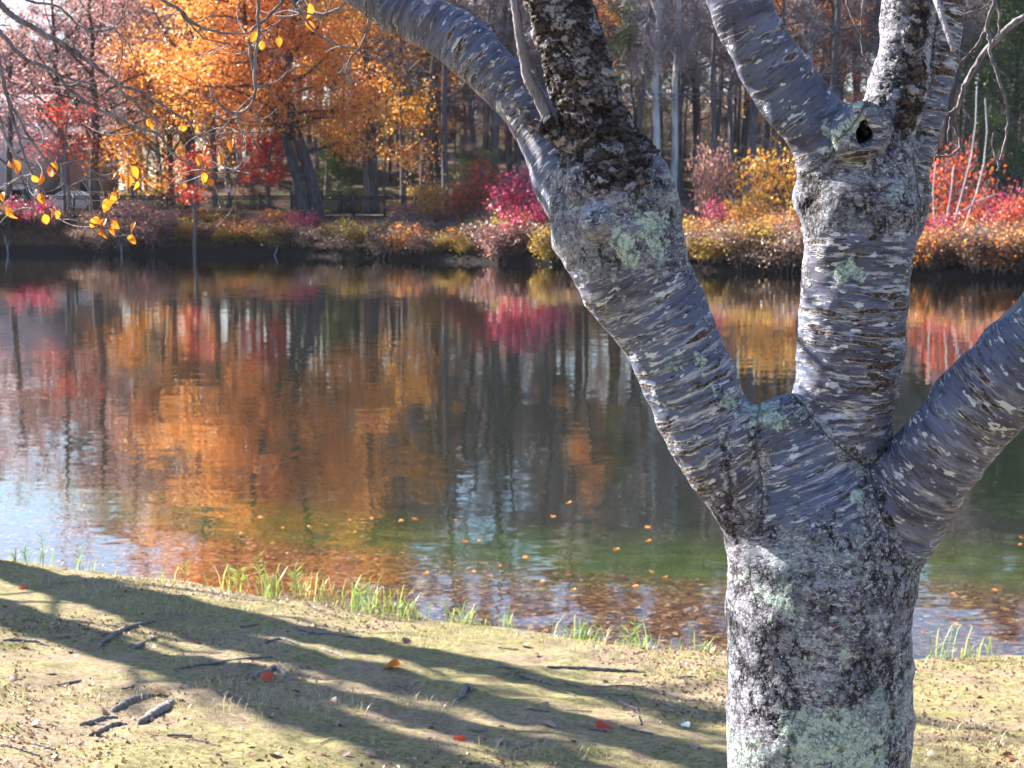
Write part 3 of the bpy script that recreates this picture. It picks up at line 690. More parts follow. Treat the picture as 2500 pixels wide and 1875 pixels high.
b2 = empty('house', (P(150, 450, 113)[0], 113, bz)); tag(b2, 'tan house with a low dark roof behind the white car', 'house')
zr = P(0, 352, 113)[2] - bz; zk = P(0, 306, 113)[2] - bz
mb = MB(); mb.box((0.3, 3, zr / 2), (4.6, 6, zr)); mb.build('wall', M_tan, b2, False)
mb = MB(); mb.add(np.array([[-3.0, -.7, zr - .05], [3.6, -.7, zr - .05], [3.6, 6.7, zr - .05], [-3.0, 6.7, zr - .05], [-2.2, 3, zk], [2.8, 3, zk]]), [[0, 1, 5, 4], [2, 3, 4, 5], [0, 3, 2, 1]])
mb.add(np.array([[3.6, -.7, zr - .05], [3.6, 6.7, zr - .05], [2.8, 3, zk], [-3.0, -.7, zr - .05], [-3.0, 6.7, zr - .05], [-2.2, 3, zk]]), [[0, 1, 2], [4, 3, 5]]); mb.build('roof', M_roof, b2, False)
mb = MB(); mb.box((1.7, -0.02, 1.9), (0.9, 0.06, 1.2)); wd = mb.build('window', M_white, b2, False)
mb = MB(); mb.box((1.7, -0.06, 1.9), (0.76, 0.04, 1.06)); mb.build('pane', plain('dark glass', (.05, .07, .1), .1, .8), wd, False)
mb = MB(); mb.box((-0.1, -0.02, 1.05), (0.95, 0.06, 2.1)); mb.build('door', plain('brown door', (.22, .15, .11), .6), b2, False)

# white car
M_car = plain('white car paint', (0.75, 0.76, 0.8), 0.25, 0.6, 0.02)
M_glass = plain('car glass', (0.03, 0.04, 0.05), 0.08, 0.9); M_tyre = plain('tyre', (0.02, 0.02, 0.02), 0.9); M_rim = plain('rim', (0.4, 0.4, 0.42), 0.35, 0.6)
def car(loc, label):
    r = empty('parked_car', loc); tag(r, label, 'car')
    prof = [(-2.2, .35), (-2.22, .75), (-2.1, .92), (-1.2, 1.02), (-0.55, 1.42), (0.75, 1.46), (1.5, 1.08), (2.1, 1.0), (2.22, .7), (2.2, .35)]
    mb = MB(); n = len(prof); w_ = [0.86 if z < 1.1 else 0.68 for x, z in prof]
    V = [(x, -a, z) for (x, z), a in zip(prof, w_)] + [(x, a, z) for (x, z), a in zip(prof, w_)]
    F = [[k, k + 1, n + k + 1, n + k] for k in range(n - 1)] + [[n - 1, 0, n, 2 * n - 1]]
    mb.add(V, F)
    for s in (0, n): mb.add(np.array(V[s:s + n]), [[0, 1, 8, 9], [1, 2, 7, 8], [2, 3, 6, 7], [3, 4, 5, 6]])
    ob = mb.build('body', M_car, r, False); bv = ob.modifiers.new('bevel', 'BEVEL'); bv.width = 0.05; bv.segments = 3; bv.limit_method = 'ANGLE'
    mb = MB()
    for s in (-1, 1): mb.add(np.array([(-1.05, s * .835, 1.07), (-0.52, s * .715, 1.36), (0.70, s * .705, 1.40), (1.32, s * .82, 1.10)]), [[0, 1, 2, 3]])
    mb.add(np.array([(-1.24, -.62, 1.05), (-1.24, .62, 1.05), (-0.60, .58, 1.40), (-0.60, -.58, 1.40)]), [[0, 1, 2, 3]]); mb.add(np.array([(1.5, -.62, 1.10), (1.5, .62, 1.10), (0.80, .58, 1.46), (0.80, -.58, 1.46)]), [[0, 1, 2, 3]])
    mb.build('window', M_glass, r, False)
    for x in (-1.4, 1.4):
        for s in (-1, 1):
            mb = MB(); mb.tube([(x, s * 0.72, 0.33), (x, s * 0.90, 0.33)], 0.33, 18); wh = mb.build('wheel', M_tyre, r)
            mb = MB(); mb.tube([(x, s * 0.86, 0.33), (x, s * 0.915, 0.33)], 0.2, 12); mb.build('rim', M_rim, wh)
    for s in (-1, 1):
        mb = MB(); mb.box((-2.17, s * .62, .78), (0.12, 0.34, 0.14)); mb.build('headlight', M_rim, r, False)
        mb = MB(); mb.box((2.19, s * .64, .82), (0.08, 0.3, 0.16)); mb.build('tail_light', plain('red lamp', (.4, .02, .02), .3), r, False)
    return r
car((P(178, 500, 99.5)[0], 99.5, 2.12), 'white parked car behind the iron fence at the left')

# ------------------------------------------------------------------ SDF tools (near tree, people)
class SDF:
    def __init__(s, lo, hi, h, big=None):
        s.lo = np.array(lo, float); s.h = h; s.n = np.ceil((np.array(hi) - s.lo) / h).astype(int) + 1
        s.big = big or 0.1; s.g = np.full(s.n, s.big, np.float32)
    def block(s, lo, hi):
        a = np.maximum(0, np.floor((lo - s.lo) / s.h).astype(int)); b = np.minimum(s.n, np.ceil((hi - s.lo) / s.h).astype(int) + 1)
        if (b <= a).any(): return None
        ax = [(s.lo[k] + s.h * np.arange(a[k], b[k])).astype(np.float32) for k in range(3)]
        return tuple(slice(a[k], b[k]) for k in range(3)), np.meshgrid(*ax, indexing='ij')
    def cone(s, p, q, r1, r2, k=0.03, sub=False, flat=None):
        p = np.array(p, float); q = np.array(q, float); m = max(r1, r2) + s.big
        r = s.block(np.minimum(p, q) - m, np.maximum(p, q) + m)
        if r is None: return
        sl, (X, Y, Z) = r; d = q - p; L2 = float(d @ d) + 1e-12
        t = np.clip(((X - p[0]) * d[0] + (Y - p[1]) * d[1] + (Z - p[2]) * d[2]) / L2, 0, 1)
        dx = X - p[0] - t * d[0]; dy = Y - p[1] - t * d[1]; dz = Z - p[2] - t * d[2]
        v = np.sqrt(dx * dx + dy * dy + dz * dz) - (r1 + (r2 - r1) * t)
        G = s.g[sl]
        if sub:
            s.g[sl] = np.maximum(G, -v); return
        h = np.clip(k - np.abs(G - v), 0, None) / k
        s.g[sl] = np.minimum(np.minimum(G, v) - h * h * k * 0.25, s.big)
    def polygonise(s):
        g = vdb.FloatGrid(s.big); g.copyFromArray(np.ascontiguousarray(s.g), tolerance=0.0)
        r = g.convertToQuads(0.0); pts, quads = r[0], r[-1]
        if quads.shape[1] != 4: pts, quads = r[0], r[1]
        return pts * s.h + s.lo, quads[:, ::-1].astype(np.int64)

def person(loc, rz, label, pose, top, legs, hairc, skin=(0.55, 0.34, 0.25), H=1.72):
    r = empty('person', loc, rz, H / 1.75); tag(r, label, 'person')
    # facing -Y in local space; pose = (stride, arm swing)
    st, sw = pose
    hipL, hipR = np.array([0.10, 0, .92]), np.array([-0.10, 0, .92]); kL = np.array([0.11, -0.14 * st, .50]); kR = np.array([-0.11, 0.02 * st, .50])
    aL = np.array([0.11, -0.26 * st, .09]); aR = np.array([-0.11, 0.32 * st, .14])
    shL, shR = np.array([0.19, 0, 1.43]), np.array([-0.19, 0, 1.43]); eL = np.array([0.25, 0.13 * sw, 1.16]); eR = np.array([-0.25, -0.10 * sw, 1.16])
    wL = np.array([0.25, 0.05 * sw, .92]); wR = np.array([-0.24, -0.26 * sw, .98])
    def make(name, segs, col_, h=0.013, par=r, mat=None, k=0.03):
        a = np.array([s[0] for s in segs] + [s[1] for s in segs]); f = SDF(a.min(0) - 0.3, a.max(0) + 0.3, h, 0.06)
        for s in segs: f.cone(s[0], s[1], s[2], s[3], k)
        V, F = f.polygonise(); return mesh(name, V, F, mat or plain(name + ' ' + label[:12], col_, 0.8), par)
    hd = np.array([0, -0.01, 1.64])
    body = [(hd + [0, 0, .02], hd + [0, 0.0, -.06], .095, .078), (hd + [0, -.07, -.06], hd + [0, -.06, -.09], .04, .035), (hd + [0, -.1, -.01], hd + [0, -.115, -.035], .012, .016),
            (hd + [.09, .01, -.01], hd + [.092, .015, -.03], .014, .012), (hd + [-.09, .01, -.01], hd + [-.092, .015, -.03], .014, .012),
            ([0, 0.01, 1.56], [0, 0.01, 1.45], .055, .06), ([0, 0, 1.40], [0, 0, 1.0], .13, .12), (shL, eL, .045, .038), (eL, wL, .036, .026), (shR, eR, .045, .038), (eR, wR, .036, .026),
            (hipL, kL, .075, .055), (kL, aL, .05, .035), (hipR, kR, .075, .055), (kR, aR, .05, .035)]
    for w_ in (wL, wR):
        body.append((w_, w_ + [0, -.02, -.07], .028, .03))
        for j, (dx, L) in enumerate([(-.024, .06), (-.008, .075), (.008, .07), (.024, .055)]): body.append((w_ + [dx, -.02, -.08], w_ + [dx, -.035, -.08 - L], .0085, .007))
        body.append((w_ + [0, -.045, -.04], w_ + [0, -.07, -.085], .010, .008))
    make('body', body, skin, h=0.010, k=0.02)
    make('shirt', [([-.11, 0, 1.40], [.11, 0, 1.40], .10, .10), ([0, 0, 1.40], [0, 0, .98], .15, .145), ([-.07, 0, 1.0], [.07, 0, 1.0], .11, .11), (shL, eL, .066, .056), (eL, wL + (eL - wL) * .1, .054, .042), (shR, eR, .066, .056), (eR, wR + (eR - wR) * .1, .054, .042)], top)
    make('trousers', [([-.08, 0, .95], [.08, 0, .95], .125, .125), (hipL, kL, .098, .076), (kL, aL, .07, .055), (hipR, kR, .098, .076), (kR, aR, .07, .055)], legs)
    make('hair', [(hd + [0, .025, .045], hd + [0, .035, -.03], .098, .07), (hd + [0, -.03, .075], hd + [0, .0, .07], .06, .08)], hairc, k=0.02)
    for a in (aL, aR): make('shoe', [(a + [0, .02, -.04], a + [0, -.13, -.05], .045, .036)], (0.04, 0.04, 0.045), k=0.02)
    return r
def pz(u, Y): return (P(u, 500, Y)[0], Y, 2.12)
person(pz(561, 93.4), R(-80), 'person in a pale pink and white top and black trousers walking on the path', (1, 1), (0.62, 0.48, 0.50), (0.012, 0.012, 0.016), (0.5, 0.4, 0.33))
person(pz(66, 94.0), R(60), 'person in dark blue clothing standing on the path at the far left', (0.5, .5), (0.02, 0.03, 0.09), (0.015, 0.02, 0.05), (0.02, 0.02, 0.02), H=1.84)
person(pz(92, 95.2), R(100), 'person in a light grey top walking behind the one in dark blue', (0.8, 1), (0.45, 0.45, 0.52), (0.03, 0.04, 0.1), (0.06, 0.04, 0.03))

# ------------------------------------------------------------------ bark of the near tree
def bark_material():
    t = NT('cherry bark'); C = t.attr('bc'); mk = t.new('ShaderNodeSeparateColor'); t.link(t.attr('mask', 'Vector'), mk.inputs[0])
    old, flk, lch = mk.outputs[0], mk.outputs[1], mk.outputs[2]; seam = t.attr('seam', 'Fac')
    dis = t.vm('ADD', t.vm('MULTIPLY', t.vm('SUBTRACT', t.noise(C, 14, 3, out=1), (0.5, 0.5, 0.5)), (0.022, 0.022, 0.011)), t.vm('MULTIPLY', t.vm('SUBTRACT', t.noise(C, 90, 4, 0.7, out=1), (0.5, 0.5, 0.5)), (0.009, 0.009, 0.007)))
    Cd = t.vm('ADD', C, dis); dens = t.attr('dens', 'Fac'); dd = t.math('SUBTRACT', dens, 1.0)
    # smooth bark: silvery streaks and lenticels lying across the limb
    base = t.mix(t.sm(t.noise(t.scale(Cd, (5, 5, 22)), 1.0, 5, 0.65), 0.35, 0.66), (0.060, 0.057, 0.088), (0.140, 0.143, 0.215))
    base = t.mix(t.math('MULTIPLY', t.sm(t.noise(C, 3.5, 3), 0.45, 0.62), 0.7), base, (0.085, 0.115, 0.205))
    st = t.noise(t.scale(Cd, (7, 7, 75)), 1.0, 6, 0.68); base = t.mix(t.math('MULTIPLY', t.sm(t.math('ADD', st, t.math('MULTIPLY', t.math('SUBTRACT', t.noise(t.vm('ADD', C, (3, 8, 2)), 7, 4), 0.5), 0.30)), 0.53, 0.62), t.math('MULTIPLY', t.math('MAXIMUM', dens, 0.06, clamp=True), 0.8)), base, (0.47, 0.47, 0.53))
    base = t.mix(t.math('MULTIPLY', t.sm(t.noise(t.scale(Cd, (16, 16, 120)), 1.0, 5, 0.66), 0.5, 0.62), 0.7), base, (0.032, 0.028, 0.038))
    big = t.noise(C, 6, 5, 0.6); ptc = t.math('MULTIPLY', t.math('SUBTRACT', big, 0.5), 0.40)
    ln = t.math('ADD', t.noise(t.scale(Cd, (10, 10, 78)), 1.0, 3, 0.55), t.math('ADD', ptc, t.math('MULTIPLY', dd, 0.05))); lent = t.sm(ln, 0.595, 0.635)
    ln2 = t.math('ADD', t.noise(t.vm('ADD', t.scale(Cd, (26, 26, 130)), (5, 3, 8)), 1.0, 3, 0.55), t.math('MULTIPLY', dd, 0.04)); lent2 = t.sm(t.math('ADD', ln2, t.math('MULTIPLY', ptc, 0.5)), 0.60, 0.65)
    wh = t.noise(t.vm('ADD', t.scale(Cd, (26, 26, 80)), (1, 13, 4)), 1.0, 3, 0.55); whm = t.math('MULTIPLY', t.sm(t.math('ADD', wh, t.math('MULTIPLY', t.math('SUBTRACT', t.noise(t.vm('ADD', C, (6, 1, 5)), 9, 3), 0.5), 0.28)), 0.615, 0.66), 0.85)
    rim = t.math('MULTIPLY', t.sm(ln, 0.545, 0.59), t.math('SUBTRACT', 1.0, lent))
    cs = t.mix(t.math('MULTIPLY', rim, 0.5), base, (0.50, 0.49, 0.53)); cs = t.mix(whm, cs, (0.54, 0.56, 0.60))
    lc = t.mix(t.sm(t.noise(C, 150, 3), 0.35, 0.65), (0.018, 0.012, 0.011), (0.125, 0.085, 0.07)); cs = t.mix(lent, cs, lc); cs = t.mix(lent2, cs, lc)
    hs = t.math('ADD', t.math('MULTIPLY', rim, 0.0018), t.math('MULTIPLY', lent, t.math('MULTIPLY', t.math('SUBTRACT', t.noise(C, 130, 3), 0.40), 0.009)))
    hs = t.math('ADD', hs, t.math('ADD', t.math('MULTIPLY', st, 0.0012), t.math('MULTIPLY', t.noise(t.scale(Cd, (12, 12, 60)), 1.0, 4), 0.0022)))
    # old bark: small plates, crusts and upright cracks
    Cp = t.vm('ADD', t.scale(C, (30, 30, 15)), t.vm('MULTIPLY', t.vm('SUBTRACT', t.noise(C, 30, 5, 0.7, out=1), (0.5, 0.5, 0.5)), (2.6, 2.6, 2.0)))
    ve = t.voro(Cp, 1.0, 'DISTANCE_TO_EDGE'); pc = t.new('ShaderNodeSeparateColor'); t.link(t.voro(Cp, 1.0, out='Color'), pc.inputs[0])
    crack = t.math('MULTIPLY', t.math('SUBTRACT', 1.0, t.sm(ve, 0.01, 0.09)), t.sm(t.noise(C, 10, 4), 0.46, 0.58))
    bl = t.noise(t.scale(Cd, (50, 50, 60)), 1.0, 6, 0.70, 0.5); fine = t.noise(t.scale(C, (130, 130, 170)), 1.0, 5, 0.7)
    flk2 = t.noise(t.vm('ADD', t.scale(Cd, (80, 80, 130)), (3, 1, 7)), 1.0, 5, 0.65, 0.8)
    co = t.mix(pc.outputs[0], (0.11, 0.108, 0.155), (0.26, 0.26, 0.325))
    co = t.mix(t.sm(t.math('ADD', t.math('MULTIPLY', bl, 0.55), t.math('MULTIPLY', flk2, 0.45)), 0.50, 0.43), co, (0.045, 0.036, 0.045))
    co = t.mix(t.sm(flk2, 0.54, 0.60), co, (0.54, 0.54, 0.58))
    co = t.mix(t.math('MULTIPLY', t.sm(t.noise(t.scale(Cd, (7, 7, 50)), 1.0, 6, 0.66), 0.5, 0.6), 0.65), co, (0.42, 0.43, 0.49))
    gl_ = t.math('MULTIPLY', t.sm(t.noise(C, 8, 5, 0.7), 0.5, 0.60), t.sm(t.noise(C, 95, 3), 0.42, 0.56)); co = t.mix(t.math('MULTIPLY', gl_, 0.75), co, (0.26, 0.34, 0.35))
    co = t.mix(t.math('MULTIPLY', t.sm(t.noise(C, 5, 3), 0.5, 0.62), 0.4), co, (0.075, 0.065, 0.11))
    co = t.mix(t.math('MULTIPLY', t.sm(fine, 0.50, 0.62), 0.7), co, (0.05, 0.04, 0.048)); co = t.mix(crack, co, (0.016, 0.012, 0.013))
    ho = t.math('ADD', t.math('MULTIPLY', bl, 0.007), t.math('ADD', t.math('MULTIPLY', fine, 0.003), t.math('MULTIPLY', flk2, 0.004))); ho = t.math('ADD', ho, t.math('MULTIPLY', pc.outputs[1], 0.003)); ho = t.math('SUBTRACT', ho, t.math('MULTIPLY', crack, 0.005)); ho = t.math('SUBTRACT', ho, 0.006)
    # dark flaking plates
    Cv = t.vm('ADD', t.scale(C, (36, 36, 58)), t.vm('MULTIPLY', t.vm('SUBTRACT', t.noise(C, 45, 5, 0.7, out=1), (0.5, 0.5, 0.5)), (3.2, 3.2, 3.2))); vd = t.voro(Cv, 1.0, 'DISTANCE_TO_EDGE'); vc = t.voro(Cv, 1.0, out='Color'); vs = t.new('ShaderNodeSeparateColor'); t.link(vc, vs.inputs[0])
    bign = t.noise(t.scale(C, (11, 11, 7)), 1.0, 4, 0.6)
    cf = t.ramp(vs.outputs[0], [(0.0, (0.018, 0.013, 0.013)), (0.45, (0.055, 0.040, 0.036)), (0.75, (0.13, 0.105, 0.11)), (0.93, (0.24, 0.21, 0.24)), (1, (0.42, 0.40, 0.45))])
    cf = t.mix(t.sm(bign, 0.54, 0.66), cf, (0.30, 0.28, 0.33)); cf = t.mix(t.math('MULTIPLY', t.sm(t.noise(C, 90, 4), 0.5, 0.65), 0.5), cf, (0.03, 0.02, 0.02))
    cf = t.mix(t.math('MULTIPLY', t.math('SUBTRACT', 1.0, t.sm(vd, 0.0, 0.07)), 0.7), cf, (0.012, 0.009, 0.009))
    hf = t.math('ADD', t.math('MULTIPLY', vs.outputs[1], 0.010), t.math('MULTIPLY', t.sm(vd, 0.0, 0.12), 0.004)); hf = t.math('ADD', hf, t.math('MULTIPLY', t.noise(t.scale(C, (60, 60, 90)), 1.0, 4), 0.005)); hf = t.math('SUBTRACT', hf, 0.006)
    # leafy lichen rosettes
    Cl = t.vm('ADD', C, t.vm('MULTIPLY', t.vm('SUBTRACT', t.noise(C, 160, 4, 0.7, out=1), (0.5, 0.5, 0.5)), (0.014, 0.014, 0.014))); lv = t.voro(Cl, 120, out='Distance'); lvc = t.new('ShaderNodeSeparateColor'); t.link(t.voro(Cl, 120, out='Color'), lvc.inputs[0]); lf = t.noise(C, 55, 5, 0.7)
    cl = t.mix(lvc.outputs[0], (0.36, 0.46, 0.43), (0.60, 0.70, 0.64)); cl = t.mix(t.math('MULTIPLY', t.sm(t.noise(C, 190, 4, 0.7), 0.5, 0.6), 0.75), cl, (0.14, 0.17, 0.16)); cl = t.mix(t.math('MULTIPLY', t.sm(lf, 0.57, 0.63), 0.9), cl, (0.075, 0.06, 0.06))
    lv2 = t.voro(Cl, 62, 'DISTANCE_TO_EDGE'); cl = t.mix(t.math('MULTIPLY', t.math('SUBTRACT', 1.0, t.sm(lv2, 0.02, 0.16)), t.math('MULTIPLY', t.sm(t.noise(C, 30, 3), 0.4, 0.6), 0.85)), cl, (0.085, 0.09, 0.09)); cl = t.mix(t.math('MULTIPLY', lvc.outputs[1], 0.35), cl, (0.22, 0.29, 0.27))
    hl = t.math('ADD', t.math('MULTIPLY', t.math('SUBTRACT', 1.0, lv), 0.002), t.math('MULTIPLY', t.math('SUBTRACT', 0.6, lf), 0.012))
    edge = t.math('SUBTRACT', t.noise(C, 26, 5, 0.7), 0.5)
    def jag(m): return t.sm(t.math('ADD', m, t.math('MULTIPLY', edge, 1.5)), 0.42, 0.58)
    mo, mf, ml = jag(old), jag(flk), t.sm(t.math('ADD', lch, t.math('MULTIPLY', edge, 3.2)), 0.42, 0.56)
    c = t.mix(mo, cs, co); c = t.mix(mf, c, cf); c = t.mix(ml, c, cl)
    h = t.fmix(ml, t.fmix(mf, t.fmix(mo, hs, ho), hf), t.math('ADD', t.math('MULTIPLY', ho, 0.3), hl))
    sm_ = t.math('MULTIPLY', seam, t.sm(t.noise(C, 55, 5, 0.7), 0.44, 0.58)); c = t.mix(t.math('MULTIPLY', sm_, 0.92), c, (0.028, 0.020, 0.022)); h = t.math('SUBTRACT', h, t.math('MULTIPLY', sm_, 0.006))
    b = t.bump(h, 0.9, 1.0)
    t.surf(t.bsdf(c, 0.72, 0.28, b))
    d = t.new('ShaderNodeDisplacement'); d.inputs['Midlevel'].default_value = 0; d.inputs['Scale'].default_value = 1.0; t.link(t.fmix(mf, t.math('MULTIPLY', h, 0.3), h), d.inputs['Height']); t.link(d.outputs[0], t.out.inputs['Displacement'])
    t.m.displacement_method = 'DISPLACEMENT'
    return t.m
def smoothp(q, n=4):
    q = np.array(q, float); m = len(q); s = np.linspace(0, m - 1, (m - 1) * n + 1); out = []
    for t_ in s:
        i = min(int(t_), m - 2); f = t_ - i; p0 = q[max(i - 1, 0)]; p1 = q[i]; p2 = q[i + 1]; p3 = q[min(i + 2, m - 1)]
        out.append(0.5 * ((2 * p1) + (-p0 + p2) * f + (2 * p0 - 5 * p1 + 4 * p2 - p3) * f * f + (-p0 + 3 * p1 - 3 * p2 + p3) * f ** 3))
    return np.array(out)
M_bark = bark_material()
PXM = HY / FPX * 1.1302 * 1.0                      # metres per 2212-pixel at the tree
def limb_pts(L, s=1.1302, name=None):
    """(x, y, r, dY) in 2212 or 2500 pixels -> world points and radii"""
    q = []; r = []
    for a in L:
        dY = a[3] if len(a) > 3 else 0.0; p = P(a[0] * s, a[1] * s, HY + dY); q.append(p); r.append(a[2] * s / FPX * (HY + dY) * 1.0)
    return np.array(q), np.array(r)
LIMBS = {}
LIMBS['trunk'] = limb_pts([(1790, 2330, 290), (1778, 2130, 232), (1768, 1950, 205), (1760, 1780, 194), (1760, 1659, 192), (1770, 1560, 200), (1768, 1430, 196), (1767, 1250, 196), (1762, 1130, 170), (1715, 1020, 128), (1700, 975, 105, -0.01)])
LIMBS['limb'] = limb_pts([(1718, 1200, 108), (1680, 1130, 106), (1604, 1025, 98), (1535, 930, 96), (1455, 750, 97), (1420, 680, 104), (1379, 610, 112), (1358, 570, 118), (1345, 500, 124), (1330, 435, 108)])
LIMBS['limb_b'] = limb_pts([(1335, 420, 92), (1318, 365, 76), (1305, 315, 67), (1279, 250, 64), (1250, 150, 63), (1236, 100, 63), (1207, 0, 63), (1175, -120, 60), (1140, -240, 55)])
LIMBS['limb_c'] = limb_pts([(1420, 500, 66, .05), (1350, 370, 62, .12), (1300, 290, 59, .16), (1245, 217, 60, .18), (1180, 150, 61, .2), (1107, 88, 61, .22), (1010, 40, 57, .25), (900, -30, 54, .3), (780, -85, 50, .36), (640, -125, 46, .42)], 1.0)
LIMBS['limb_d'] = limb_pts([(1835, 1120, 118, .03), (1825, 1000, 104, .03), (1820, 890, 104), (1835, 780, 108), (1844, 650, 112), (1852, 500, 113), (1852, 420, 112), (1857, 350, 84)])
LIMBS['limb_e'] = limb_pts([(2045, 425, 66), (2018, 360, 72), (1975, 290, 76), (1922, 218, 73), (1878, 150, 69), (1835, 78, 66), (1803, 5, 66), (1760, -90, 63), (1705, -220, 58)], 1.0)
LIMBS['limb_f'] = limb_pts([(2135, 450, 60), (2160, 340, 66), (2185, 240, 66), (2207, 120, 62), (2224, 0, 63), (2240, -120, 60), (2255, -250, 56)], 1.0)
LIMBS['limb_g'] = limb_pts([(2180, 560, 60, .08), (2206, 440, 56, .06), (2232, 338, 55, .06), (2257, 223, 55, .06), (2281, 119, 56, .06), (2296, 0, 56, .06), (2312, -120, 53, .06), (2330, -250, 50, .06)], 1.0)
LIMBS['limb_h'] = limb_pts([(1832, 1320, 100), (1885, 1190, 108), (1946, 1092, 104, -.04), (2017, 994, 95, -.09), (2082, 915, 94, -.125), (2144, 847, 98, -.16), (2230, 755, 97, -.20), (2330, 645, 94, -.25), (2440, 530, 88, -.31)])
names = list(LIMBS)
for k_ in names:
    q, r = LIMBS[k_]; qq = smoothp(np.concatenate([q, r[:, None]], 1), 3); LIMBS[k_] = (qq[:, :3], qq[:, 3])
allp = np.concatenate([LIMBS[k][0] for k in names]); allr = np.concatenate([LIMBS[k][1] for k in names])
VOX = 0.0034
lo = np.array([P(760, 0, HY)[0], HY - 0.56, 1.0]); hi = np.array([P(2640, 0, HY)[0], HY + 0.52, P(0, -110, HY)[2]])
F_ = SDF(lo, hi, VOX, 0.05)
for nme in names:
    q, r = LIMBS[nme]
    for k in range(len(q) - 1): F_.cone(q[k], q[k + 1], r[k], r[k + 1], (0.04 if nme not in ('limb_b', 'limb_c') else 0.05) if k < 3 else 0.012)
u_ = 1.1302 / FPX * HY
def ball(x, y, r, dY=0.0, k=0.035, s=1.1302):
    p = P(x * s, y * s, HY + dY); F_.cone(p, p + [0, 0, 0.001], r * s / FPX * HY, r * s / FPX * HY, k)
# burls, collars and lumps
ball(1262, 470, 62, -0.02); ball(1245, 520, 44, -0.01); ball(1262, 395, 34, -0.07, 0.03); ball(1400, 415, 52, -0.03); ball(1290, 480, 34, -0.11, 0.02)
ball(1755, 425, 40, 0.0, 0.02); ball(1938, 1440, 38, 0.0, 0.02); ball(1946, 1555, 30, -0.02, 0.02); ball(1625, 940, 55, -0.06, 0.04); ball(1790, 960, 55, -0.06, 0.04)
ball(1700, 900, 45, -0.06, 0.05)
# stub with the knot hole
kp = P(2088, 322, HY - 0.06); F_.cone(kp + [0, .07, 0], kp + [0, -0.03, -0.004], 0.060, 0.045, 0.03)
for a in np.linspace(0, 6.28, 14, endpoint=False):
    c = kp + [math.cos(a) * 0.042, -0.060, math.sin(a) * 0.036]; b = kp + [math.cos(a + .45) * 0.042, -0.060, math.sin(a + .45) * 0.036]; F_.cone(c, b, 0.0185, 0.0185, 0.012)
F_.cone(kp + [0.002, -0.12, -0.006], kp + [0.0, 0.05, -0.006], 0.022, 0.018, sub=True); F_.cone(kp + [0.0, -0.12, 0.012], kp + [0, 0.03, 0.012], 0.013, 0.010, sub=True); F_.cone(kp + [0.001, -0.12, -0.017], kp + [0, 0.03, -0.018], 0.016, 0.012, sub=True)
# broken stubs by the dark limb
def stub(a, b, r1, r2, dY=0.0, k=0.012): F_.cone(P(*a, HY + dY), P(*b, HY + dY - 0.01), r1 / FPX * HY, r2 / FPX * HY, k)
stub((1390, 345), (1340, 318), 24, 15, -0.02); stub((1340, 318), (1288, 292), 14, 9, -0.03); stub((1355, 325), (1342, 296), 16, 12, -0.03)
stub((1300, 330), (1275, 262), 14, 13, .12); stub((1275, 262), (1238, 232), 13, 8, .1)
stub((1430, 420), (1455, 385), 26, 8, -.02)
V, F = F_.polygonise()
del F_
# coordinates along each limb
def limb_coords(V):
    n = len(V); best = np.full(n, 1e9); sec = np.full(n, 1e9); own = np.zeros(n, int); bc = np.zeros((n, 3))
    V = V.astype(np.float32)
    for li, nme in enumerate(names):
        q, r = LIMBS[nme]; bd = np.full(n, 1e9)
        lo_, hi_ = q.min(0) - 0.28, q.max(0) + 0.28; I = np.nonzero(((V > lo_) & (V < hi_)).all(1))[0]; W = V[I]; b_ = np.full(len(I), 1e9)
        for k in range(len(q) - 1):
            d = q[k + 1] - q[k]; L2 = d @ d; tt = np.clip((W - q[k]) @ d / L2, 0, 1)
            b_ = np.minimum(b_, np.linalg.norm(W - q[k] - tt[:, None] * d, axis=1) - (r[k] + (r[k + 1] - r[k]) * tt))
        bd[I] = b_; up = bd < best; sec = np.where(up, best, np.minimum(sec, bd)); own = np.where(up, li, own); best = np.where(up, bd, best)
    for li, nme in enumerate(names):
        q, r = LIMBS[nme]; seg = np.linalg.norm(np.diff(q, axis=0), axis=1); al = np.concatenate([[0], np.cumsum(seg)])
        S = np.arange(0, al[-1], 0.02); qs = np.stack([np.interp(S, al, q[:, k]) for k in range(3)], -1); tg = np.gradient(qs, axis=0)
        for _ in range(4): tg[1:-1] = (tg[:-2] + tg[1:-1] + tg[2:]) / 3
        tg /= np.linalg.norm(tg, axis=1)[:, None]; ex = np.array([1.0, 0, 0]); a = ex - tg * (tg @ ex)[:, None]; a /= np.linalg.norm(a, axis=1)[:, None]; b = np.cross(tg, a)
        I = np.nonzero(own == li)[0]
        for c0 in range(0, len(I), 60000):
            J = I[c0:c0 + 60000]; W = V[J]; D = ((W[:, None] - qs[None]) ** 2).sum(-1); D -= D.min(1)[:, None]; w_ = np.exp(-D / (2 * 0.04 ** 2)); w_ /= w_.sum(1)[:, None]
            qm = w_ @ qs; tm = w_ @ tg; tm /= np.linalg.norm(tm, axis=1)[:, None]; am = w_ @ a; bm = w_ @ b; rel = W - qm
            bc[J] = np.stack([(rel * am).sum(1), (rel * bm).sum(1), w_ @ S + (rel * tm).sum(1) + li * 7.13], -1)
    return bc, own, sec - best
bc, own, gap = limb_coords(V)
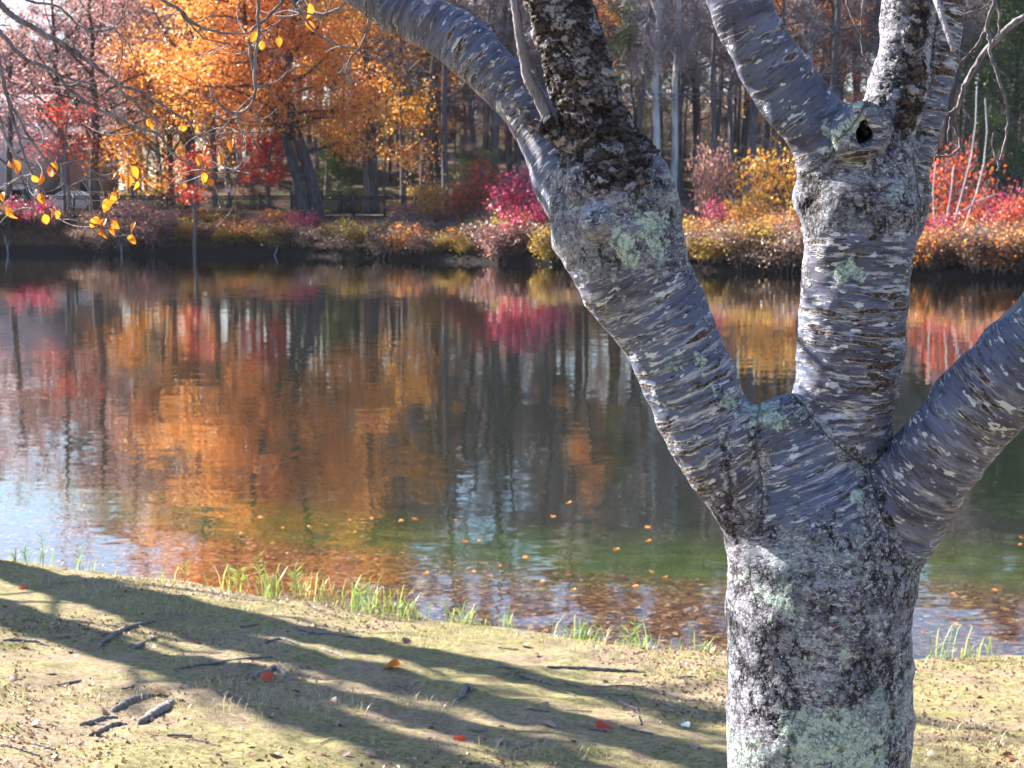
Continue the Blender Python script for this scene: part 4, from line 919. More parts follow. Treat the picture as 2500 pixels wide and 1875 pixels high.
# pixel-free masks built from world-space blobs on the bark
def blob(V, c, rad): d = (V - c) / np.array(rad); return np.clip(1.15 - np.linalg.norm(d, axis=1), 0, 1)
old = np.zeros(len(V)); flk = np.zeros(len(V)); lch = np.zeros(len(V))
z = V[:, 2]; x = V[:, 0]
def zz(y): return Q(0, y, HY)[2]
old = np.where(own == 0, sstep(zz(960), zz(1130), z) * 0.0 + np.clip((zz(1010) - z) / 0.18, 0.15, 1), old)
old = np.where(own == 8, np.clip((Q(0, 1230, HY)[2] - z) / 0.10, 0, 1) * 0.7, old)
old = np.where(own == 1, np.clip((z - zz(640)) / 0.10, 0, 1), old)
old = np.where(own == 4, np.clip((z - zz(560)) / 0.12, 0, 0.95) , old)
old = np.where((own == 1) & (z < zz(1020)), np.clip((zz(1010) - z) / 0.08, 0, 1) * 0.7, old)
old = np.where((own == 5) & (z < zz(330)), 0.3, old)
flk = np.where(own == 2, 0.95 * np.clip((z - zz(440)) / 0.10, 0, 1), flk)
flk = np.maximum(flk, np.where(own == 6, np.clip(1.0 - np.abs((x - P(2225, 100, HY)[0] + 0.07 * (P(0, 0, HY)[2] - z))) / 0.05, 0, 1) * np.clip((z - zz(330)) / 0.05, 0, 1), 0))
flk = np.maximum(flk, np.where(own == 1, blob(V, Q(1395, 430, HY - .08), (.10, .2, .10)) * .5, 0))
old = np.where(own == 6, 0.75, old)
for (x_, y_, a, b, k) in [(1800, 1600, .135, .105, 1), (1735, 1570, .07, .06, 1), (1385, 510, .10, .085, .62), (1680, 905, .10, .04, .75), (1858, 1075, .022, .018, 1.1), (1840, 590, .05, .03, .7), (1670, 1290, .09, .10, .42), (1800, 1400, .10, .08, .35), (1620, 1640, .06, .05, .6), (1590, 880, .05, .04, .5), (1500, 800, .06, .04, .38), (1850, 270, .05, .03, .8)]:
    c = Q(x_, y_, HY - 0.15); lch = np.maximum(lch, blob(V, c, (a, 0.5, b)) * k * 1.2 * (V[:, 1] < HY + 0.05))
kd = np.linalg.norm((V - (kp + [0, -0.03, 0])) / [1, 1.5, 1], axis=1); kc = sstep(0.085, 0.065, kd)
old = old * (1 - kc * 0.8); flk = flk * (1 - kc); lch = np.maximum(lch, kc * 0.42 * (V[:, 0] < kp[0])); hol = np.linalg.norm((V - kp)[:, [0, 2]], axis=1) < 0.027; hol &= (V[:, 1] > kp[1] - 0.058) & (V[:, 1] < kp[1] + 0.08)
wn_ = 1 + 0.6 * vnoise(V * 22, 8)
seam = np.where(own == 4, .6, .3) * np.exp(-(gap / (0.005 * wn_)) ** 2) * np.where(z > zz(1350), 1, 0.2)
old = np.maximum(old, 0.75 * np.exp(-(gap / (0.022 * wn_)) ** 2))
flk = np.maximum(flk, np.where(own == 1, 0.8 * np.clip((z - zz(450)) / 0.06, 0, 1) * (np.abs(x - Q(1330, 0, HY)[0]) < .07), 0))
def fissure(V, path, wd):
    q = np.array([Q(a, b, HY - 0.16) for a, b in path]); zz_ = q[:, 2][::-1]; xx_ = q[:, 0][::-1]
    xc = np.interp(V[:, 2], zz_, xx_) + 0.006 * vnoise(V * [0, 0, 45], 4) + 0.003 * vnoise(V * [0, 0, 150], 5)
    return np.exp(-((V[:, 0] - xc) / wd) ** 2) * (V[:, 2] > zz_[0]) * (V[:, 2] < zz_[-1]) * (V[:, 1] < HY - 0.03)
for path, wd, st in [([(1583, 930), (1579, 1000), (1583, 1095), (1600, 1160), (1607, 1234), (1594, 1327), (1607, 1423), (1622, 1470)], .0045, 1), ([(1590, 1560), (1585, 1640)], .005, 1),
                     ([(1881, 1037), (1880, 1140), (1887, 1242)], .006, .9), ([(1850, 1250), (1862, 1330), (1850, 1400), (1870, 1480)], .004, .8), ([(1925, 1300), (1918, 1400), (1925, 1480), (1938, 1659)], .006, 1), ([(1720, 1480), (1708, 1560), (1700, 1659)], .005, .9),
                     ([(1765, 560), (1760, 640)], .003, .0), ([(1775, 380), (1778, 440), (1772, 520)], .007, .9), ([(1905, 330), (1900, 400), (1893, 480), (1905, 520)], .006, .9), ([(1950, 130), (1945, 250), (1925, 360)], .006, .9),
                     ([(1740, 1180), (1750, 1240), (1742, 1330)], .003, .6), ([(1665, 1330), (1660, 1400), (1672, 1460)], .003, .6)]:
    wv = np.clip(1 + 0.9 * vnoise(V * 30, 18), 0.15, 2); seam = np.maximum(seam, fissure(V, path, wd * wv) * st); old = np.maximum(old, 0.8 * fissure(V, path, wd * 4.5))
seam[hol] = 3.0
mask = np.stack([old, flk, lch], -1)
dens = np.array([0.9, 0.8, 1.0, 0.2, 1.1, 0.0, 1, 1.6, 0.35])
# coarse lumps of the wood
nr = 0.005 * fbm(V * 9, 3, 3) + 0.004 * fbm(V * 26, 9, 2)
me_ctr = np.zeros_like(V)
cherry = empty('cherry_tree', (P(1990, 1800, HY)[0], HY, 1.1)); tag(cherry, 'thick multi-limbed cherry tree with lichen and peeling bark in front of the lake', 'tree')
off = np.array(cherry.location)
# displace along approximate normals from face geometry
fn = np.cross(V[F[:, 1]] - V[F[:, 0]], V[F[:, 2]] - V[F[:, 0]]); vn = np.zeros_like(V)
for k in range(4): np.add.at(vn, F[:, k], fn)
vn /= np.linalg.norm(vn, axis=1)[:, None] + 1e-12
ctr = V[:, :] ; sgn = 1.0
ts = V[np.argmax(V[:, 0])]; 
if vn[np.argmin(V[:, 1])][1] > 0: F = F[:, ::-1]; vn = -vn
V = V + vn * (nr * np.where(own == 0, 0.7, 1))[:, None]
fo = np.sort(own[F], axis=1)[:, 1]
for li, nme in enumerate(names):
    f = F[fo == li]
    if not len(f): continue
    idx, inv = np.unique(f, return_inverse=True); f2 = inv.reshape(f.shape)
    o = mesh('trunk' if li == 0 else 'limb', V[idx] - off, f2, M_bark, cherry, True, None, {'bc': bc[idx], 'mask': mask[idx], 'seam': seam[idx], 'dens': dens[own[idx]]})
    cn = vn[idx]                                   # keep shading continuous over the joints
    o.data.normals_split_custom_set_from_vertices(cn.tolist()) if False else None
print('tree verts', len(V))
# limbs going on outside the picture
M_barkfar = bark_far('cherry limb bark', (0.10, 0.09, 0.10), (0.33, 0.31, 0.34), 14)
def extend(nme, pts, r):
    q, rad = LIMBS[nme]; mb = MB(); e = list(q[-7:]) + [q[-1] + np.array(p) for p in pts]; mb.tube(np.array(e) - off, np.concatenate([rad[-7:] * 0.985, np.linspace(rad[-1] * .95, r, len(pts))]), 18)
    o = mb.build('upper_limb', M_barkfar, cherry)
    rr = np.random.default_rng(len(nme) + int(abs(pts[0][0]) * 100)); mb = MB(); e = np.array(e)
    for k in range(10):
        i0 = rr.integers(6, len(e)); d = rr.normal(0, 1, 3); d[2] = abs(d[2]) * .6; d /= np.linalg.norm(d); q2 = [e[i0]]
        for j in range(5): d = d + rr.normal(0, .2, 3); d /= np.linalg.norm(d); q2.append(q2[-1] + d * 0.2)
        mb.tube(np.array(q2) - off, np.linspace(.014, .004, 6), 5)
    mb.build('branch', M_barkfar, o)
extend('limb_b', [(-.15, 0, .35), (-.35, .1, .9), (-.6, .1, 1.6)], .02); extend('limb_c', [(-.25, .1, .05), (-.7, .2, .22), (-1.4, .3, .6), (-2.1, .4, 1.1)], .015)
extend('limb_e', [(-.1, 0, .3), (-.3, .2, .9), (-.4, .4, 1.6)], .02); extend('limb_f', [(.05, 0, .3), (.15, -.1, .9), (.3, -.1, 1.7)], .02)
extend('limb_g', [(.08, .1, .3), (.3, .3, .9), (.6, .5, 1.6)], .02); extend('limb_h', [(.3, 0, .25), (.8, .1, .8), (1.3, .2, 1.6)], .03)

# twigs in the picture (2500-pixel paths)
M_tw = bark_far('twig bark', (0.06, 0.05, 0.055), (0.26, 0.23, 0.25), 40)
BR = []
def twig(path, Y, r1, r2, Y2=None):
    Y2 = Y if Y2 is None else Y2; q = np.array([P(u, v, Y + (Y2 - Y) * i / (len(path) - 1)) for i, (u, v) in enumerate(path)]); q = smoothp(q)
    q += rng.normal(0, 0.0012, q.shape); rad = 1.25 * np.linspace(r1, r2, len(q)) / FPX * Y * (1 + 0.12 * rng.random(len(q)))
    mb = MB(); mb.tube(q - off, rad, 7)
    for k in range(2, len(q) - 1, 3):              # buds and spurs
        if rng.random() < 0.55:
            d = rng.normal(0, 1, 3); d /= np.linalg.norm(d); L = rng.uniform(3, 8) / FPX * Y
            mb.tube(np.array([q[k], q[k] + d * L * .6, q[k] + d * L]) - off, [rad[k] * .8, rad[k] * .9, rad[k] * .3], 5)
    o = mb.build('branch', M_tw, cherry); BR.append((o, path, Y, q)); return o
Lf = [([(-60, -60), (0, 8), (20, 30), (45, 48), (75, 62), (105, 82), (150, 105), (185, 130), (215, 148), (245, 172), (275, 193), (297, 210), (330, 218), (380, 245), (430, 280), (462, 296), (475, 330)], 4.3, 6.2, 1.8),
      ([(295, 207), (300, 228), (325, 245), (340, 262), (350, 282)], 4.3, 3, 1.5),
      ([(-60, 20), (0, 80), (20, 100), (45, 130), (75, 150), (105, 160), (140, 180), (160, 210), (190, 235), (235, 262), (280, 285), (330, 310), (380, 325), (405, 350), (420, 372), (440, 388), (470, 400)], 4.2, 4.6, 1.5),
      ([(140, 180), (175, 193), (220, 202), (270, 197)], 4.2, 2, 1.1),
      ([(-10, 110), (0, 165), (10, 200), (18, 240), (35, 300), (50, 350), (65, 400), (85, 432)], 4.0, 4.6, 2),
      ([(20, 245), (45, 290), (80, 350), (120, 400), (150, 432), (168, 455), (190, 462)], 4.0, 3, 1.3), ([(-20, 250), (0, 290), (15, 340), (40, 390), (50, 430), (70, 470), (85, 512)], 4.1, 3, 1.4),
      ([(40, -30), (65, 0), (120, 10), (150, 20), (180, 50), (220, 75), (260, 72), (290, 54), (305, 25), (312, 0)], 4.4, 2.6, 1.2),
      ([(330, -60), (398, 0), (438, 24), (477, 60), (520, 76), (557, 80), (609, 85)], 4.3, 4.2, 1.6), ([(438, 24), (455, 50), (500, 92), (560, 110), (600, 135)], 4.3, 2, 1),
      ([(633, -40), (631, 0), (631, 80), (624, 150), (621, 199), (625, 223), (612, 255), (589, 275), (557, 271), (525, 243), (515, 215)], 4.0, 3.6, 1.8),
      ([(710, -30), (692, 0), (653, 44), (617, 72), (610, 110), (615, 159), (627, 207), (650, 208), (676, 199), (704, 175)], 4.1, 3.4, 1.6),
      ([(589, 275), (577, 287), (549, 294), (530, 285), (521, 277)], 4.0, 2, 1.1),
      ([(700, -20), (728, 24), (756, 60), (780, 88), (840, 115)], 4.1, 2.8, 1.3), ([(890, -30), (836, 16), (800, 32), (776, 38), (728, 24)], 3.9, 3.5, 1.6),
      ([(905, -10), (903, 20), (899, 68), (876, 119), (852, 147), (842, 177)], 3.8, 3.2, 1.2), ([(800, 92), (824, 107), (850, 116), (876, 119), (905, 100), (931, 80), (936, 62)], 3.8, 1.5, 1.1),
      ([(380, 325), (430, 318), (480, 330), (560, 326), (640, 322), (672, 308)], 4.2, 1.6, .9), ([(609, 85), (650, 70), (700, 40), (740, -10)], 4.3, 1.8, 1.2), ([(480, 400), (520, 420), (560, 422), (590, 408), (616, 425)], 4.2, 1.3, .8),
      ([(85, 432), (95, 455), (108, 470), (103, 488)], 4.0, 1.6, 1), ([(85, 428), (55, 432), (25, 448), (10, 450)], 4.0, 1.6, 1), ([(470, 400), (500, 420), (500, 440)], 4.2, 1.4, .8),
      ([(168, 455), (165, 500), (172, 530), (210, 545), (240, 548)], 4.1, 1.8, 1), ([(168, 455), (200, 440), (225, 415)], 4.1, 1.5, 1)]
for (a, Y, r1, r2) in Lf: twig(a, Y, r1, r2)
Rt = [([(2620, -20), (2500, 40), (2436, 95), (2392, 147), (2360, 199), (2344, 247), (2329, 271), (2313, 279)], 3.5, 7, 3.2), ([(2329, 273), (2317, 310), (2313, 346)], 3.5, 3, 1.6),
      ([(2329, 273), (2332, 314), (2344, 342), (2336, 370), (2313, 382), (2285, 380)], 3.5, 3.6, 1.8), ([(2450, -40), (2428, 0), (2408, 64), (2395, 92), (2376, 123), (2332, 159)], 3.45, 4, 1.6),
      ([(2408, 70), (2414, 92), (2416, 131), (2432, 171), (2448, 223), (2456, 247), (2460, 302), (2452, 350), (2440, 402), (2434, 418)], 3.4, 3.4, 1.8), ([(2440, 402), (2427, 378), (2424, 350), (2425, 326)], 3.4, 2.4, 1.4),
      ([(2060, -40), (2066, 0), (2082, 48), (2106, 88), (2140, 92)], 3.6, 2.4, 1.4), ([(2112, -40), (2110, 0), (2102, 68), (2106, 127), (2130, 159)], 3.6, 2.8, 1.4), ([(2432, 5), (2440, 40), (2438, 75), (2424, 100)], 3.45, 2.6, 1.6),
      ([(2344, 247), (2355, 270), (2372, 292)], 3.5, 3, 1.8), ([(2340, 40), (2370, 30), (2410, 12), (2440, -20)], 3.5, 2.2, 1.6), ([(2395, 92), (2380, 128), (2358, 130), (2338, 118)], 3.45, 2, 1.2)]
for (a, Y, r1, r2) in Rt: twig(a, Y, r1, r2)
twig([(1340, 300), (1333, 280), (1312, 235), (1290, 190), (1278, 140), (1272, 100), (1262, 45), (1255, 0), (1245, -60)], HY - 0.02, 12, 7.5)
twig([(1240, -20), (1225, 12), (1206, 36)], HY + .3, 2, 1.2)
nb0 = list(BR)
for (o_, path, Y_, q) in nb0:
    if path[0][0] > 1000: continue
    for _ in range(4):
        j = rng.integers(len(q) // 4, len(q)); u0, v0 = np.array(path[min(len(path) - 1, int(j / len(q) * len(path)))]); L = rng.uniform(50, 150); a = rng.uniform(-0.9, 0.9) + (0 if rng.random() < .7 else 3.14); cv = rng.uniform(-1.2, 1.2)
        pp = [(u0 + L * s * math.cos(a + cv * s), v0 + L * s * math.sin(a + cv * s) + 12 * s) for s in np.linspace(0, 1, 5)]
        p0 = q[j]; q2 = smoothp([P(u, v, Y_ + 0.05 * k) - P(*pp[0], Y_) + p0 for k, (u, v) in enumerate(pp)]); mb = MB(); mb.tube(q2 - off, np.linspace(1.7, .9, len(q2)) / FPX * Y_, 5); mb.build('twiglet', M_tw, o_)
# yellow leaves still on the hanging twigs
M_yleaf = leaf_mat('yellow cherry leaf', [(0.0, (0.72, 0.15, 0.015)), (0.5, (0.78, 0.24, 0.02)), (1, (0.80, 0.34, 0.04))], 0.5)
def leaf_mesh(name, L=0.06, W=0.038, curl=0.25, r=0.5, seed=0):
    n = 9; s = np.linspace(0, 1, n); w_ = W * np.sin(np.pi * s ** 0.8) ** 0.85; w_[0] = w_[-1] = 0.0008; V = []
    for k in range(n):
        z_ = -curl * L * (s[k] ** 2)
        for a in (-1, -.5, 0, .5, 1): V.append((a * w_[k] * 0.5, s[k] * L, z_ + abs(a) * w_[k] * 0.22))
    F = [[k * 5 + j, k * 5 + j + 1, k * 5 + j + 6, k * 5 + j + 5] for k in range(n - 1) for j in range(4)]
    V.append((0, -0.02, 0.004)); V.append((0.0012, -0.02, 0.004)); b = len(V); V += [(0.0008, 0.0, 0)]; F.append([b - 2, b - 1, b, 2])
    return np.array(V), np.array(F)
LV, LFc = leaf_mesh('l')
YL = [(35, 1230), (65, 1310), (20, 1330), (250, 1230), (265, 1360), (300, 1330), (340, 1340), (340, 1040), (270, 1110), (222, 1125), (290, 1080), (55, 1035), (100, 1030), (600, 1375), (640, 1390), (615, 1435), (680, 1400), (675, 1435), (660, 1265), (690, 1225), (830, 1410), (830, 1480), (930, 770), (1190, 810), (1275, 925), (1415, 895), (1235, 1000), (1250, 1100), (1300, 1140), (740, 1110), (710, 1090), (860, 1160), (1865, 180), (1895, 65), (1570, 240), (1605, 295), (1700, 260), (770, 1120), (820, 1070), (1110, 800), (1350, 980)]
protoleaf = None
for k, (a, b) in enumerate(YL):
    u, v = a / 2.513, b / 2.513; bo = min(BR, key=lambda B: min((uu - u) ** 2 + (vv - v) ** 2 + (1e6 if vv > v + 15 else 0) for uu, vv in B[1])); o_, pa2, Yb_, q = bo
    c = P(u, v, Yb_); d = np.linalg.norm(q - c, axis=1); j = int(np.argmin(d))
    c[1] = q[j][1] + rng.normal(0, 0.02)
    if d[j] > 0.02:
        mb = MB(); m_ = (q[j] + c) / 2 + [rng.normal(0, .012), 0, -0.25 * d[j] * 0.3]; mb.tube(smoothp([q[j], m_, c + [0, 0, .018]]) - off, np.linspace(.0016, .0009, 9), 5); tw_ = mb.build('twiglet', M_tw, o_)
    if protoleaf is None: lo_ = mesh('leaf', LV, LFc, M_yleaf, o_, True, rng.random(len(LFc)) * 0 + .6); protoleaf = lo_
    else: lo_ = protoleaf.copy(); col.objects.link(lo_); lo_.parent = o_
    lo_.location = tuple(c - off + [0, 0, 0.02]); s = rng.uniform(0.42, 0.68); lo_.scale = (s, s, s)
    lo_.rotation_euler = (R(-90 + rng.normal(0, 22)), R(rng.normal(0, 25)), R(rng.uniform(-60, 60) + (180 if rng.random() < .5 else 0)))

# ------------------------------------------------------------------ neighbouring cherry trees outside the frame whose shade crosses the bank
def gz(x, y): return float(near_h(np.array([float(x)]), np.array([float(y)]))[0])
SX, SY = SD[0] / SD[2], SD[1] / SD[2]
def shade_tree(base, limbs, label, seed):
    rr = np.random.default_rng(seed); bz_ = gz(*base); r = empty('cherry_tree', (base[0], base[1], bz_)); tag(r, label, 'tree'); o_ = np.array([base[0], base[1], bz_])
    mb = MB(); mb.tube([(0, 0, -.2), (0, 0, .5), (0.02, 0, 1.1)], [.26, .21, .22], 14); mb.build('trunk', M_barkfar, r)
    for L in limbs:
        q = smoothp([np.array([0, 0, 0.85])] + [np.array(p[:3]) - [0, 0, 0] for p in L]); rad = np.interp(np.linspace(0, 1, len(q)), np.linspace(0, 1, len(L) + 1), [0.17] + [p[3] for p in L])
        mb = MB(); mb.tube(q, rad, 10)
        for k in range(24):
            i0 = rr.integers(len(q) // 3, len(q)); d = q[i0] - q[i0 - 1]; d /= np.linalg.norm(d) + 1e-9; d = d + rr.normal(0, .6, 3); d /= np.linalg.norm(d); w_ = [q[i0]]
            for j in range(6): d = d + rr.normal(0, .15, 3); d /= np.linalg.norm(d); w_.append(w_[-1] + d * rr.uniform(.2, .45))
            mb.tube(w_, np.linspace(.042, .006, 7), 5)
        mb.build('limb', M_barkfar, r)
def over(base, g, h):                             # limb point of height h whose shade falls at ground point g
    return (g[0] + SX * h - base[0], g[1] + SY * h - base[1], h)
def GP(u, v, z): Y = (CH - z) * FPX / (v - 492.0); p = P(u, v, Y); return (p[0], p[1])
B1 = (-7.9, 13.6)
zb_ = gz(-7.9, 13.6)
def lim(seq, h0, h1, r1, r2):
    n = len(seq); out = []
    for i, (u, v, z_) in enumerate(seq):
        h = h0 + (h1 - h0) * i / (n - 1); p = over(B1, GP(u, v, z_), h); out.append((p[0], p[1], p[2] + z_ - zb_, 1.75 * (r1 + (r2 - r1) * i / (n - 1))))
    return out
shade_tree(B1, [lim([(-330, 1345, .1), (0, 1402, .18), (420, 1485, .3), (900, 1570, .4), (1400, 1650, .5), (1900, 1700, .6)], 1.9, 6.6, .16, .09),
                lim([(-300, 1440, .2), (0, 1545, .3), (330, 1650, .42), (700, 1760, .6), (1150, 1880, .8)], 2.2, 6.4, .15, .09),
                lim([(-330, 1350, .1), (0, 1408, .2), (330, 1500, .33), (700, 1600, .45), (1100, 1690, .55), (1700, 1800, .7)], 2.0, 6.6, .13, .12),
                lim([(-300, 1445, .2), (0, 1550, .3), (330, 1635, .42), (700, 1690, .55), (1100, 1770, .65), (1500, 1850, .8)], 2.2, 6.2, .10, .08)], 'cherry tree standing left of the picture whose shade falls over the bank', 3)
B2 = (4.6, 8.6)
shade_tree(B2, [[(.4, .2, 2.2, .13), (1.2, .6, 4, .08)], [(-.3, .3, 2.2, .13), (-.5, 1.0, 4.2, .08)]], 'cherry tree standing right of the picture on the bank', 5)

# ------------------------------------------------------------------ details of the near bank
M_root = bark_far('root bark', (0.10, 0.08, 0.075), (0.30, 0.27, 0.26), 30)
def gp(u, v):                                     # point of the near bank seen at photo pixel u, v
    d = P(u, v, 1.0) - np.array([0, 0, CH]); ts = np.linspace(3.5, 16, 700); q = np.array([0, 0, CH])[None] + d[None] * ts[:, None]
    h = near_h(q[:, 0], q[:, 1]); i = int(np.argmax(q[:, 2] < h)); return np.array([q[i, 0], q[i, 1], h[i]])
def root(path, r, label, name='tree_root', cat='root', lift=0.3):
    q = np.array([gp(*a) for a in path]); q = smoothp(q, 5); n = len(q); s = np.linspace(0, 1, n); rad = r * 0.75 * (0.12 + 0.88 * np.sin((s * 0.9 + 0.06) * np.pi) ** 0.6) * (1 + 0.12 * rng.normal(size=n)); q[1:-1, :2] += rng.normal(0, 0.004, (n - 2, 2))
    q[:, 2] += rad * lift; q[0, 2] -= r * 1.2; q[-1, 2] -= r * 1.2; mb = MB(); mb.tube(q, np.abs(rad), 9); tag(mb.build(name, M_root), label, cat)
root([(338, 1772), (365, 1755), (395, 1738), (415, 1722), (424, 1716)], .030, 'thick grey root end poking out of the moss at lower left')
root([(192, 1775), (225, 1765), (262, 1755), (285, 1756)], .014, 'dark thin root left of the thick root end', lift=.5)
root([(215, 1800), (250, 1785), (285, 1772), (310, 1770)], .016, 'grey root just below the thick root end', lift=.4)
root([(270, 1740), (300, 1722), (340, 1708), (380, 1700)], .026, 'pale half buried root above the thick root end', lift=.0)
root([(232, 1588), (262, 1563), (300, 1540), (345, 1525), (382, 1515)], .018, 'long slanting grey root on the sunny moss at left', lift=.5)
root([(318, 1585), (345, 1575), (372, 1562), (370, 1552)], .017, 'short forked root right of the long slanting one')
root([(585, 1662), (625, 1652), (650, 1643), (672, 1632), (690, 1645), (702, 1660)], .026, 'bent grey root lying half in the shade', lift=.2)
root([(415, 1637), (470, 1628), (540, 1620), (610, 1610), (668, 1605)], .010, 'long thin stick crossing from sun into shade', 'stick', 'stick', .8)
root([(605, 1582), (640, 1575), (685, 1562), (740, 1580)], .014, 'thin root in the upper shade band', lift=.4)
root([(700, 1530), (760, 1545), (830, 1552), (890, 1560)], .011, 'pale thin root along the top of the shade band', lift=.4)
root([(1225, 1648), (1270, 1653), (1320, 1665), (1365, 1682)], .012, 'blue grey root lying in the shade at centre', lift=.6)
root([(1330, 1630), (1400, 1634), (1470, 1638), (1520, 1640), (1580, 1645)], .014, 'long dark stick on the bank near the trunk', 'stick', 'stick', .7)
root([(1505, 1715), (1540, 1728), (1560, 1738)], .012, 'short pale root near the trunk in shade', lift=.3)
root([(0, 1566), (45, 1566), (90, 1570), (118, 1580)], .012, 'dark stick at the left edge of the bank', 'stick', 'stick', .8)
root([(1115, 1712), (1130, 1695), (1142, 1678), (1150, 1690)], .022, 'knobbly grey root stump between the shade bands', lift=.6)
root([(755, 1575), (790, 1588), (830, 1602), (850, 1612)], .012, 'straw coloured root by the shade edge', lift=.4)
rr = np.random.default_rng(55)
for k in range(46):
    u, v = rr.uniform(0, 2500), rr.uniform(1480, 1870); 
    if v < 1420 + u * 0.09: continue
    p = gp(u, v); a = rr.uniform(0, 3.14); L = rr.uniform(.05, .22); d = np.array([math.cos(a), math.sin(a), 0]) * L
    q = np.array([p - d / 2, p + rr.normal(0, .1, 3) * L * .5, p + d / 2]); q[:, 2] = [gz(*c[:2]) + .006 for c in q]; mb = MB(); mb.tube(smoothp(q), rr.uniform(.0025, .005), 5)
    tag(mb.build('fallen_twig', M_root), 'small broken twig lying on the mossy bank', 'twig', 'small twigs lying on the bank')
# leaves on the ground
M_dl = leaf_mat('dead leaf', [(0.0, (0.10, 0.05, 0.03)), (0.35, (0.30, 0.16, 0.10)), (0.65, (0.38, 0.23, 0.16)), (1, (0.46, 0.33, 0.24))], 0.15)
M_rl = leaf_mat('red leaf', [(0.0, (0.5, 0.03, 0.02)), (1, (0.75, 0.10, 0.03))], 0.3)
M_ol = leaf_mat('orange leaf', [(0.0, (0.70, 0.20, 0.03)), (1, (0.80, 0.33, 0.08))], 0.3)
def ground_leaf(u, v, mat, size, label, group=None, pt=None, z_=None, tilt=25):
    p = gp(u, v) if pt is None else np.array(pt); o = mesh('fallen_leaf', LV * (size / 0.06) * [1.5, 1, 1.0], LFc, mat, None, True, rr.random(len(LFc)) * .2 + rr.random() * .8)
    o.location = (p[0], p[1], p[2] + (0.012 if z_ is None else z_)); o.rotation_euler = (R(rr.normal(0, tilt)), R(rr.normal(0, tilt)), rr.uniform(0, 6.28)); tag(o, label, 'leaf', group); return o
for (u, v, m, s, lb) in [(938, 1636, M_ol, .11, 'bright orange curled leaf in the sun between two shade bands'), (1482, 1776, M_rl, .10, 'red brown leaf propped up in the sun left of the trunk'), (1325, 1770, M_dl, .10, 'pale brown leaf left of the red brown one'),
                         (662, 1668, M_rl, .07, 'dark red leaf below the bent root in shade'), (48, 1438, M_rl, .07, 'red leaf at the upper left shade edge'), (1112, 1806, M_rl, .06, 'small red leaf low in the middle of the bank'),
                         (2468, 1856, M_rl, .07, 'red leaf at the lower right corner'), (1672, 1770, M_white, .05, 'small white leaf in the shade beside the trunk'), (715, 1690, M_dl, .06, 'rosy brown leaf right of the dark red leaf'),
                         (1225, 1812, M_dl, .08, 'grey purple leaf low in the shade'), (1285, 1582, M_dl, .06, 'dusty pink leaf near the water edge of the bank'), (985, 1577, M_dl, .07, 'purple leaf at the top of the shade band')]:
    ground_leaf(u, v, m, s, lb)
for k in range(120):
    u, v = rr.uniform(0, 2500), rr.uniform(1440, 1872)
    if v < 1400 + u * 0.10: continue
    ground_leaf(u, v, M_dl, rr.uniform(.03, .055), 'small faded brown leaf lying on the mossy bank', 'small faded leaves on the bank')
# leaf crumbs and bits beyond counting
n = 110000; x = rr.uniform(-5, 5.5, n); y = 3.6 + 9.5 * rr.random(n) ** 1.3; k_ = (y < nearX(x) - .15); x, y = x[k_], y[k_]
dn = fbm(np.stack([x * 0.9, y * 0.9, x * 0], -1), 71, 3); k_ = dn > rr.uniform(-0.5, 0.6, len(x)); x, y = x[k_], y[k_]
C = np.stack([x, y, near_h(x, y) + .004], -1); mb = MB(); mb.leaves(C, rr.uniform(.008, .026, len(C)), .7, rr.random(len(C))); tag(mb.build('leaf_litter', M_dl, None, False), 'fine brown leaf litter strewn over the mossy bank', 'leaf litter', kind='stuff')
# grass
def grassleaf(t_=None): pass
M_grass = leaf_mat('grass blades', [(0.0, (0.50, 0.40, 0.20)), (0.3, (0.42, 0.46, 0.16)), (0.7, (0.20, 0.34, 0.06)), (1, (0.34, 0.50, 0.12))], 0.4)
M_straw = leaf_mat('straw blades', [(0.0, (0.55, 0.42, 0.28)), (1, (0.35, 0.34, 0.14))], 0.3)
def blades(mb, B, H_, W_, lean, r):
    n = len(B); az = rr.uniform(0, 6.28, n); d = np.stack([np.cos(az), np.sin(az), 0 * az], -1); e = np.stack([-np.sin(az), np.cos(az), 0 * az], -1)
    H_ = np.broadcast_to(H_, (n,))[:, None]; W_ = np.broadcast_to(W_, (n,))[:, None]; L = np.broadcast_to(lean, (n,))[:, None]; up = np.array([[0, 0, 1.0]])
    p0 = B; p1 = B + up * H_ * .45 + d * H_ * L * .2; p2 = B + up * H_ * .8 + d * H_ * L * .55; p3 = B + up * H_ * (1 - L * .25) + d * H_ * L
    V = np.stack([p0 - e * W_, p0 + e * W_, p1 + e * W_, p1 - e * W_, p2 + e * W_ * .7, p2 - e * W_ * .7, p3], 1).reshape(-1, 3)
    b = np.arange(n)[:, None] * 7; F4 = np.concatenate([b + [[0, 1, 2, 3]], b + [[3, 2, 4, 5]]], 1).reshape(-1, 4); F3 = b + [[5, 4, 6]]
    m = mb.n; mb.V.append(V); mb.F4.append(F4 + m); mb.a4.append(np.repeat(r, 2)); mb.F3.append(F3 + m); mb.a3.append(r); mb.n += len(V)
mb = MB(); us = []
